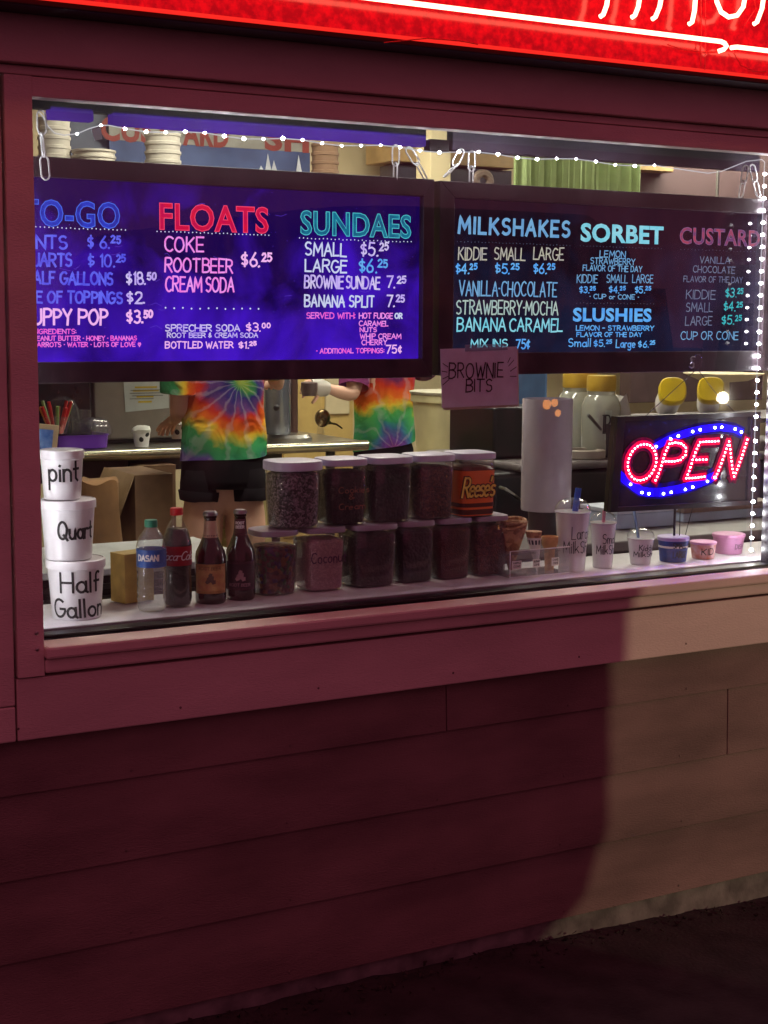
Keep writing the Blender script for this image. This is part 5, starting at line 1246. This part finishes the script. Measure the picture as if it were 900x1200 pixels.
for px, yb_, yt_ in ((314, 200, 180), (321, 201, 188), (350, 203, 182), (306, 201, 194)):
    a, c_, tpp = at(px-3, yb_, y-.006), at(px+4, yb_, y-.006), at(px, yt_, y-.006); sl.add([a, c_, tpp, a+Vector((0, .003, 0)), c_+Vector((0, .003, 0)), tpp+Vector((0, .003, 0))], [(0,1,2), (5,4,3), (0,3,4,1), (1,4,5,2), (2,5,3,0)])
build('sail', sl, pm('sail_white', (200, 204, 210), .6), ps, smooth=False)
uc = build('wall_board', MB().box(at(82, 140, 2.72).x, at(131, 140, 2.72).x, 2.72, 2.76, zs0-.1, zs1+.1), pm('blue_grey_panel', (96, 104, 120), .6), org=Vector((at(82, 140, 2.72).x, 2.72, 2.3)))
tag(uc, 'blue grey window like panel high at the left behind the cup stacks', 'panel')
# wall cabinets and green curtain in the strip, right side
def upper_box(pl_, pr_, pt_, pb_, y, mat, name, label, cat, d=.3):
    x0, x1 = at(pl_, pt_, y).x, at(pr_, pt_, y).x
    o = build(name, MB().box(x0, x1, y, y+d, at((pl_+pr_)/2, pb_, y).z, at((pl_+pr_)/2, pt_, y).z), mat, org=Vector(((x0+x1)/2, y, at(pl_, pb_, y).z)), bevel=.004)
    return tag(o, label, cat)
upper_box(460, 604, 150, 193, 4.2, pm('tan_board', (170, 140, 92), .6), 'tan_panel', 'tan panel high on the back wall over the gap between the boards', 'panel')
upper_box(466, 600, 196, 240, 4.25, pm('dark_window', (50, 48, 62), .3), 'dark_opening', 'dark recess on the back wall under the tan panel', 'panel', .2)
upper_box(505, 529, 140, 260, 3.9, M_cream, 'pillar', 'narrow cream post in front of the dark recess', 'post', .15)
y = 3.8; c = at(566, 212, y)
tag(build('round_fan', MB().tube([(c.x+.045*math.cos(a), y, c.z+.04*math.sin(a)) for a in [2*PI*k/24 for k in range(24)]], .022, 8, closed=True), pm('fan_ring', (130, 112, 100), .5), org=c), 'round ring shaped fan showing above the MILKSHAKES heading', 'fan')
y = 3.4; x0, x1 = at(604, 200, y).x, at(746, 200, y).x; rings = []
n = 110
zt2, zb2 = at(675, 150, y).z+.1, at(675, 300, y).z
cur = MB().loft([[(x0+(x1-x0)*i/n, y+.028*math.sin(i*.55)+.012*math.sin(i*1.7), z) for i in range(n+1)] for z in (zb2, (zb2+zt2)/2, zt2)], closed=False)
co = build('curtain', cur, pm('green_cloth', (150, 170, 112), .8, var=.1), org=Vector((x0, y, zb2))); co.modifiers.new('s', 'SOLIDIFY').thickness = .004
tag(co, 'pale green pleated curtain hanging high behind the dark menu board', 'curtain')
upper_box(747, 905, 150, 470, 3.6, pm('brown_panel', (84, 66, 66), .6, var=.1), 'brown_partition', 'dull brown partition filling the right side of the room', 'partition', .1)
upper_box(735, 790, 186, 200, 3.5, pm('tan_board', 0), 'tan_beam', 'short tan beam end right of the green curtain', 'beam', .2)
vp = at(841, 210, 2.5); tag(build('pipe', MB().tube([(vp.x, 2.5, at(841, 300, 2.5).z), (vp.x, 2.5, CZ-.001)], .008, 8), M_steel, org=Vector((vp.x, 2.5, 2.2))), 'thin steel pipe hanging from the ceiling at the right', 'pipe')
# ================================================================ WORKERS
M_skin = pm('skin', (220, 172, 148), .55, var=.07, scale=9)
def skin_body(name, verts, edges, parent, mat, root=0, sub=2):
    o0 = ORG[parent.name]; me = bpy.data.meshes.new(name); me.from_pydata([Vector(v[:3])-o0 for v in verts], edges, []); me.materials.append(mat)
    o = bpy.data.objects.new(name, me); link(o, parent); ORG[o.name] = o0
    md = o.modifiers.new('skin', 'SKIN'); md.use_smooth_shade = True
    sv = me.skin_vertices[0].data
    for i, v in enumerate(verts): sv[i].radius = (v[3], v[4] if len(v) > 4 else v[3]); sv[i].use_root = (i == root)
    ss = o.modifiers.new('sub', 'SUBSURF'); ss.levels = sub; ss.render_levels = sub
    return o
def tiedye(name, center, stops, rays, scale):
    m, nt, p = newmat(name); tc = nt.nodes.new('ShaderNodeTexCoord'); mp = nt.nodes.new('ShaderNodeMapping'); mp.vector_type = 'POINT'
    mp.inputs['Location'].default_value = tuple(-c_ for c_ in center)
    nt.links.new(tc.outputs['Object'], mp.inputs['Vector'])
    nz = nt.nodes.new('ShaderNodeTexNoise'); nz.inputs['Scale'].default_value = 9; nz.inputs['Detail'].default_value = 5; nt.links.new(tc.outputs['Object'], nz.inputs['Vector'])
    ml = nt.nodes.new('ShaderNodeVectorMath'); ml.operation = 'MULTIPLY'; ml.inputs[1].default_value = (1, 0, 1); nt.links.new(mp.outputs[0], ml.inputs[0])
    ln_ = nt.nodes.new('ShaderNodeVectorMath'); ln_.operation = 'LENGTH'; nt.links.new(ml.outputs[0], ln_.inputs[0])
    sx_ = nt.nodes.new('ShaderNodeSeparateXYZ'); nt.links.new(ml.outputs[0], sx_.inputs[0])
    at2 = nt.nodes.new('ShaderNodeMath'); at2.operation = 'ARCTAN2'; nt.links.new(sx_.outputs[2], at2.inputs[0]); nt.links.new(sx_.outputs[0], at2.inputs[1])
    s1 = nt.nodes.new('ShaderNodeMath'); s1.operation = 'MULTIPLY'; s1.inputs[1].default_value = rays; nt.links.new(at2.outputs[0], s1.inputs[0])
    s2 = nt.nodes.new('ShaderNodeMath'); s2.operation = 'SINE'; nt.links.new(s1.outputs[0], s2.inputs[0])
    a1 = nt.nodes.new('ShaderNodeMath'); a1.operation = 'MULTIPLY_ADD'; a1.inputs[1].default_value = .018; nt.links.new(s2.outputs[0], a1.inputs[0])
    sc_ = nt.nodes.new('ShaderNodeMath'); sc_.operation = 'MULTIPLY'; sc_.inputs[1].default_value = 1/scale; nt.links.new(ln_.outputs['Value'], sc_.inputs[0]); nt.links.new(sc_.outputs[0], a1.inputs[2])
    a2 = nt.nodes.new('ShaderNodeMath'); a2.operation = 'MULTIPLY_ADD'; a2.inputs[1].default_value = .5; nt.links.new(nz.outputs['Fac'], a2.inputs[0]); nt.links.new(a1.outputs[0], a2.inputs[2])
    a3 = nt.nodes.new('ShaderNodeMath'); a3.operation = 'SUBTRACT'; a3.inputs[1].default_value = .25; nt.links.new(a2.outputs[0], a3.inputs[0])
    cr = nt.nodes.new('ShaderNodeValToRGB'); e = cr.color_ramp.elements; e[0].position = stops[0][0]; e[0].color = L3(stops[0][1]); e[1].position = stops[1][0]; e[1].color = L3(stops[1][1])
    for pos, c_ in stops[2:]: q = e.new(pos); q.color = L3(c_)
    nt.links.new(a3.outputs[0], cr.inputs['Fac']); st_ = nt.nodes.new('ShaderNodeMath'); st_.operation = 'MULTIPLY'; st_.inputs[1].default_value = 1.2; nt.links.new(s1.outputs[0], st_.inputs[0])
    nj = nt.nodes.new('ShaderNodeMath'); nj.operation = 'MULTIPLY_ADD'; nj.inputs[1].default_value = 13; nt.links.new(nz.outputs['Fac'], nj.inputs[0]); nt.links.new(st_.outputs[0], nj.inputs[2])
    sn = nt.nodes.new('ShaderNodeMath'); sn.operation = 'SINE'; nt.links.new(nj.outputs[0], sn.inputs[0])
    mr = nt.nodes.new('ShaderNodeMapRange'); mr.inputs[1].default_value = .55; mr.inputs[2].default_value = 1.0; mr.inputs[3].default_value = 0; mr.inputs[4].default_value = .26; nt.links.new(sn.outputs[0], mr.inputs[0])
    mxc = nt.nodes.new('ShaderNodeMix'); mxc.data_type = 'RGBA'; mxc.inputs[7].default_value = (.55, .50, .52, 1); nt.links.new(mr.outputs[0], mxc.inputs[0]); nt.links.new(cr.outputs['Color'], mxc.inputs[6])
    nt.links.new(mxc.outputs[2], p.inputs['Base Color']); p.inputs['Roughness'].default_value = .85; p.inputs['Specular IOR Level'].default_value = .15
    b1_ = nt.nodes.new('ShaderNodeTexNoise'); b1_.inputs['Scale'].default_value = 7; b1_.inputs['Distortion'].default_value = 1.5; nt.links.new(tc.outputs['Object'], b1_.inputs['Vector'])
    bq = nt.nodes.new('ShaderNodeBump'); bq.inputs['Strength'].default_value = .8; bq.inputs['Distance'].default_value = .03; nt.links.new(b1_.outputs['Fac'], bq.inputs['Height']); nt.links.new(bq.outputs['Normal'], p.inputs['Normal'])
    return m
def ringloft(specs, n=36, fold=.0, seed=1):
    """specs: (cx, cy, cz, rx, ry, rotz)"""
    rings = []
    for i, (cx_, cy_, cz_, rx, ry, rz) in enumerate(specs):
        ring = []
        for k in range(n):
            a = 2*PI*k/n; q = 1+fold*math.sin(a*7+i*.5+seed)*.6+fold*math.sin(a*3-i*.9+seed*2)
            x_, y_ = rx*q*math.cos(a), ry*q*math.sin(a); ring.append((cx_+x_*math.cos(rz)-y_*math.sin(rz), cy_+x_*math.sin(rz)+y_*math.cos(rz), cz_+fold*.25*math.sin(a*2+i)))
        rings.append(ring)
    return rings
def hand_verts(V, Ed, wrist, idx, d, side, r_=.008, curl=Vector((0, 0, -1))):
    """palm + five fingers grown from the wrist vertex"""
    d = d.normalized(); side = side.normalized(); V.append((*(wrist+d*.05), .026, .016)); pi_ = len(V)-1; Ed.append((idx, pi_))
    palm = wrist+d*.055
    for k, (off, ln_) in enumerate(((-.028, .062), (-.010, .074), (.009, .070), (.026, .056))):
        b0 = palm+d*.03+side*off; V.append((*b0, r_*1.15)); Ed.append((pi_, len(V)-1))
        V.append((*(b0+d*ln_*.5+curl*.014), r_)); Ed.append((len(V)-2, len(V)-1))
        V.append((*(b0+d*ln_*.75+curl*.036), r_*.85)); Ed.append((len(V)-2, len(V)-1))
    b0 = palm-side*.042+curl*.01; V.append((*b0, r_*1.3)); Ed.append((pi_, len(V)-1)); V.append((*(b0+d*.03-side*.012+curl*.02), r_)); Ed.append((len(V)-2, len(V)-1))
def worker(label, ctr, Y, zs, halfw, faceang, shirtmat, arms, hair, shorts_bottom, yaw, base):
    """zs: dict of heights; arms: list of (shoulder, elbow, wrist, handdir)"""
    cx_, cy_ = ctr; t = thing('person', label, 'person', base)
    V = []; Ed = []
    def v(p, rx, ry=None, par=None):
        V.append((p[0], p[1], p[2], rx, ry if ry else rx)); i = len(V)-1
        if par is not None: Ed.append((par, i))
        return i
    rt = Vector((math.cos(yaw), math.sin(yaw), 0)); fw = Vector((-math.sin(yaw), math.cos(yaw), 0)); C0 = Vector((cx_, cy_, 0))
    def P(s_, f_, z): return C0+rt*s_+fw*f_+Vector((0, 0, z))
    kk = min(1.0, halfw/.175)
    hip = v(P(0, 0, zs['hip']), .125*kk, .09*kk); wst = v(P(0, .0, zs['hip']+.16), .105*kk, .075*kk, hip); ch = v(P(0, 0, zs['hip']+.34), .135, .095, wst); nk = v(P(0, .0, zs['hip']+.50), .055, .055, ch); nk2 = v(P(0, .015, zs['hip']+.57), .05, .05, nk)
    hd = v(P(0, .02, zs['hip']+.66), .075, .085, nk2); hd2 = v(P(0, .015, zs['hip']+.74), .07, .08, hd)
    for s_ in (-1, 1):
        h1 = v(P(s_*.084*kk, 0, zs['hip']-.12), .094*kk, .09*kk, hip); h2 = v(P(s_*.092*kk, .005, zs['hip']-.28), .100*kk, .10*kk, h1); kn = v(P(s_*.085, .015, FZ+.46), .056, .058, h2)
        cf = v(P(s_*.085, -.01, FZ+.32), .052, .055, kn); an = v(P(s_*.085, -.01, FZ+.09), .036, .036, cf); toe = v(P(s_*.09, .16, FZ+.035), .035, .03, an)
    for (sh, el, wr_, hd_, sd_) in arms:
        a0 = v(sh, .052, .052, ch); a1 = v((Vector(sh)+Vector(el))/2, .046, .046, a0); a2 = v(el, .038, .038, a1); a3 = v((Vector(el)*.6+Vector(wr_)*.4), .038, .036, a2); a4 = v(wr_, .025, .022, a3)
        hand_verts(V, Ed, Vector(wr_), a4, Vector(hd_), Vector(sd_))
    skin_body('body', V, Ed, t, M_skin, 0)
    # shirt: body tube plus sleeves
    z = zs['shirt']; zt = zs['hip']+.50
    sp = []
    N = 12
    for i in range(N+1):
        f_ = i/N; zz_ = z+(zt-z)*f_; w = halfw*(1.02-.06*math.sin(f_*PI*.9)+.03*f_); dpt = halfw*.70
        if f_ > .88: w *= (1-(f_-.88)*3.6); dpt *= (1-(f_-.88)*3)
        q = P(0, 0, zz_+.02*(1-f_)*0); sp.append((q.x, q.y, zz_, w, dpt, yaw))
    rings = ringloft(sp, 44, .022, 2)
    # hem dips a little to one side
    rings[0] = [(p[0], p[1], p[2]+zs.get('tilt', 0)*((Vector(p)-P(0, 0, 0)).dot(rt))/halfw) for p in rings[0]]
    so = build('shirt', MB().loft(rings, cap0=False, cap1=False), shirtmat, t)
    so.modifiers.new('sub', 'SUBSURF').render_levels = 1
    wm = MB()
    for (sh, el, wr_, hd_, sd_) in arms:
        sh, el = Vector(sh), Vector(el); d = (el-sh); L = min(.20, d.length*.8); dn = d.normalized(); rs = []
        a_ = dn.cross(Vector((0, 1, .2))).normalized(); b_ = dn.cross(a_)
        for i in range(5):
            f_ = i/4; rr = .085-.012*f_
            rs.append([sh-dn*.05+dn*(L+.05)*f_+a_*rr*(1+.05*math.sin(3*2*PI*k/20+i))*math.cos(2*PI*k/20)+b_*rr*math.sin(2*PI*k/20) for k in range(20)])
        wm.loft(rs, cap0=False, cap1=False)
    build('sleeves', wm, shirtmat, so)
    # shorts: waist part, two legs
    sm_ = MB(); hb = zs['hip']
    sp = [(P(0, 0, 0).x, P(0, 0, 0).y, zz_, halfw*w, halfw*.72*w, yaw) for zz_, w in ((hb-.075, 1.0), (hb-.04, 1.0), (z-.012, .97), (z+.03, .88))]
    sm_.loft(ringloft(sp, 36, .01, 3), cap0=False, cap1=True)
    for s_ in (-1, 1):
        lw = halfw*.52
        sp = [(P(s_*lw, 0, 0).x, P(s_*lw, 0, 0).y, zz_, lw*w, halfw*.72*w2, yaw) for zz_, w, w2 in ((shorts_bottom+(.012 if s_ > 0 else 0), 1.0, .90), (hb-.12, .99, .90), (hb-.06, .96, .90), (hb-.0, .86, .82))]
        sm_.loft(ringloft(sp, 28, .012, 4), cap0=False, cap1=False)
    so2 = build('shorts', sm_, pm('black_cloth', (20, 16, 20), .95, var=.1, spec=.1), t); so2.modifiers.new('s', 'SOLIDIFY').thickness = .006
    # hair, face, shoes
    hp = P(0, -.012, hb+.76); build('hair', MB().sphere(hp, .105, 20, 12, sz=1.05).sphere(hp-fw*.10+Vector((0, 0, .03)), .045, 12, 8), pm('hair_'+hair[0], hair[1], .6, var=.25, scale=60, stretch=(1, 1, .1)), t)
    fp = P(0, .085, hb+.69)
    build('face', MB().sphere(fp+Vector((0, 0, .0)), .062, 16, 10, sx=1, sy=1, sz=1.25).sphere(fp+fw*.062-Vector((0, 0, .005)), .012, 8, 6).sphere(fp+rt*.078-fw*.07, .018, 8, 6).sphere(fp-rt*.078-fw*.07, .018, 8, 6), M_skin, t)
    build('eye', MB().sphere(fp+fw*.054+rt*.024+Vector((0, 0, .018)), .009, 8, 6), M_ink, t); build('eye', MB().sphere(fp+fw*.054-rt*.024+Vector((0, 0, .018)), .009, 8, 6), M_ink, t)
    build('mouth', MB().sphere(fp+fw*.056-Vector((0, 0, .034)), .014, 8, 6, sz=.35), pm('lips', (160, 80, 76), .5), t)
    for s_ in (-1, 1): build('shoe', MB().sphere(P(s_*.088, .06, FZ+.04), .05, 14, 8, sx=1, sy=1, sz=.8).sphere(P(s_*.09, .15, FZ+.035), .045, 14, 8, sz=.75), M_black, t)
    return t, P
# first worker, back to the window
Y1 = 2.35
hip1 = at(262, 548, Y1).z; x1w = at(262, 540, Y1).x; m1 = pxm(262, Y1); hw1 = 50*m1
sh1 = at(262, 536, Y1).z
yaw1 = -.30
shc = at(266, 448, Y1)
b1 = Vector((x1w, Y1, FZ))
t1 = tiedye('rainbow_dye', (shc.x-b1.x, 0, shc.z+.0-b1.z), [(0.0, (150, 160, 40)), (.10, (60, 130, 70)), (.19, (44, 40, 110)), (.30, (96, 60, 120)), (.40, (196, 50, 30)), (.53, (224, 104, 26)), (.62, (214, 180, 50)), (.72, (60, 150, 84)), (.86, (50, 140, 96)), (.97, (96, 70, 150))], 14, .34)
shl = at(212, 400, Y1); el = at(210, 480, Y1+.02); wr1 = at(207, 490, Y1+.20); shr = at(313, 400, Y1); er = at(322, 440, Y1+.1); wr2 = at(326, 452, Y1+.3)
worker('worker in rainbow tie-dye shirt and black shorts, back to the window, left of the mixer', (x1w, Y1), Y1, {'hip': hip1-.0, 'shirt': sh1, 'tilt': .012}, hw1, 0, t1,
       [(shl, el, wr1, (0, .9, -.3), (1, 0, 0)), (shr, er, wr2, (0, 1, .1), (1, 0, 0))], ('brown', (70, 44, 30)), at(262, 572, Y1).z-.004, yaw1, b1)
papercup(208, Y1+.33, 199, 217, 492, 514, 'white paper dish held by the first worker', top=True)
# second worker, sideways, reaching left
Y2 = 3.35
x2 = at(450, 540, Y2).x; m2 = pxm(450, Y2); hw2 = 36*m2; b2 = Vector((x2, Y2, FZ)); yaw2 = -.45
shc = at(449, 524, Y2)
t2 = tiedye('rainbow_dye_bright', (shc.x-b2.x, 0, shc.z-b2.z), [(0.0, (130, 50, 130)), (.14, (96, 60, 140)), (.26, (60, 110, 150)), (.36, (56, 150, 100)), (.52, (80, 166, 84)), (.62, (222, 190, 60)), (.70, (226, 110, 36)), (.86, (206, 60, 36)), (.97, (110, 44, 90))], 9, .36)
shl = at(405, 415, Y2-.02); el = at(398, 470, Y2-.03); wr1 = at(374, 456, Y2-.03); shr = at(490, 410, Y2+.02); er = at(500, 440, Y2+.2); wr2 = at(470, 430, Y2+.4)
sl2 = at(418, 420, Y2)
worker('worker in a bright tie-dye shirt reaching left, right of the work table', (x2, Y2), Y2, {'hip': at(450, 536, Y2).z, 'shirt': at(450, 523, Y2).z, 'tilt': .03}, hw2, 0, t2,
       [(sl2, at(414, 464, Y2-.08), at(382, 455, Y2-.06), (-1, .0, .15), (0, .3, 1)), (shr, er, wr2, (-1, .2, 0), (0, 1, 0))], ('dark', (40, 28, 24)), at(450, 560, Y2).z-.06, yaw2, b2)
c = at(366, 455, Y2-.07)
gl_ = MB().tube([at(384, 456, Y2-.06), at(374, 454, Y2-.06), at(364, 453, Y2-.06)], [.034, .045, .036], 14)
tag(build('plastic_glove', gl_, clear('glove', (.8, .8, .78), .3, .6, (.75, .74, .68)), org=c), 'loose clear glove on the reaching hand of the second worker', 'glove')
c = at(359, 456, Y2-.07); tag(build('metal_scoop', MB().lathe([(.034, 0), (.040, .03), (.040, .06), (.036, .065)], (c.x, c.y-.03, c.z-.03), 20), pm('scoop_grey', (120, 104, 104), .35, .6), org=c), 'small dark metal cup held in the gloved hand', 'cup')
# ================================================================ VANS OUTSIDE (behind the camera: one throws the beam, the other is added to cast the shadow)
def van(loc, rz, paint, label):
    t = thing('unseen_van', label, 'van', (0, 0, 0), None); w, ln_, hh = 1.0, 2.3, 2.15
    rings = []
    for z, k, kl in ((.26, .84, .90), (.32, .93, .955), (.40, .98, .985), (.52, 1, 1), (1.1, 1, 1), (1.6, .97, .96), (2.0, .90, .88), (2.15, .78, .80)):
        ring = []
        for i in range(48):
            a = 2*PI*i/48; ca, sa = math.cos(a), math.sin(a); q = (abs(ca)**6+abs(sa)**6)**(-1/6); ring.append((w*k*q*ca, ln_*kl*q*sa, z))
        rings.append(ring)
    build('body', MB().loft(rings), paint, t)
    gm_ = pm('van_glass', (14, 16, 20), .08)
    build('windscreen', MB().add([(-.8, 2.235, 1.2), (.8, 2.235, 1.2), (.74, 2.12, 1.8), (-.74, 2.12, 1.8), (-.8, 2.25, 1.2), (.8, 2.25, 1.2), (.74, 2.17, 1.8), (-.74, 2.17, 1.8)], [(0,1,2,3), (7,6,5,4), (0,4,5,1), (1,5,6,2), (2,6,7,3), (3,7,4,0)]), gm_, t)
    for sx in (-1, 1):
        for sy in (-1.4, 1.4):
            mb = MB().lathe([(.30, -.1), (.34, -.07), (.34, .07), (.30, .1)], (0, 0, 0), 28); mb.v = [Matrix.Rotation(PI/2, 3, 'Y') @ v_ + Vector((sx*.84, sy, .34)) for v_ in mb.v]
            build('wheel', mb, M_black, t)
    t.location = loc; t.rotation_euler = (0, 0, rz); return t
def headlight(t, p, mat):
    o = build('headlight', MB().sphere((0, 0, 0), .055, 16, 10, sy=.6), mat, t, org=Vector((0, 0, 0))); o.location = p
    return o
M_hl = em('headlight_glow', (0, 0, 0), 1, linear=(26, 24, 19))
dirv = Vector((2.2-HEADLIGHT.x, 0-HEADLIGHT.y, 0)); rzv = math.atan2(dirv.y, dirv.x)-PI/2
hz = HEADLIGHT.z
rot = Matrix.Rotation(rzv, 3, 'Z')
lp = Vector((-.72, 2.28, hz)); loc1 = HEADLIGHT-rot @ lp; loc1.z = 0
v1 = van(loc1, rzv, pm('white_van_paint', (170, 170, 172), .3), 'white van behind the camera with one headlight shining at the stand')
headlight(v1, lp, M_hl); headlight(v1, Vector((.72, 2.28, hz)), pm('lamp_off', (120, 120, 124), .2))
# unseen second van, added as a blocker: its rear right corner draws the shadow edge
edge = Vector((at(716, 850, -.016).x, 0, 0)); ysh = -2.3
k_ = (ysh-0)/(HEADLIGHT.y-0); ex = edge.x+(HEADLIGHT.x-edge.x)*k_
v2 = van((ex-1.0, ysh-2.2, 0), 0.0, pm('dark_van_paint', (44, 46, 54), .35), 'unseen dark van added to cast the curved shadow edge on the wall')

def shadow_x(o, zlo, zhi):
    b_ = [c for c in o.children if c.name.startswith('body')][0]; M = Matrix.Translation(o.location); m = -9
    for v_ in b_.data.vertices:
        p = M @ v_.co; k = (HEADLIGHT.y)/(HEADLIGHT.y-p.y) if False else (0-HEADLIGHT.y)/(p.y-HEADLIGHT.y)
        if k <= 0: continue
        q = HEADLIGHT+(p-HEADLIGHT)*k
        if zlo < q.z < zhi: m = max(m, q.x)
    return m
for _ in range(6):
    dx = edge.x-shadow_x(v2, .2, .9); v2.location.x += dx*.7
print('VAN2', v2.location, 'HL', HEADLIGHT, 'edge', edge.x, [round(shadow_x(v2, a/10, a/10+.12), 2) for a in range(-4, 14)])

for px, py, r_ in ((641, 474, .022), (650, 472, .018), (654, 484, .016)):  # orange lamps added where the pane mirrors them as small dots
    P_ = at(px, py, .055); d_ = P_-CAM; d_ = Vector((d_.x, -d_.y, d_.z)); q_ = P_+d_*((-2.22-P_.y)/d_.y)
    o_ = build('added_orange_lamp', MB().sphere((0, 0, 0), r_, 12, 8, sy=.6), em('added_lamp_glow', (0, 0, 0), 1, linear=(9, 3.2, .6)), v2, org=Vector((0, 0, 0))); o_.location = q_-v2.location
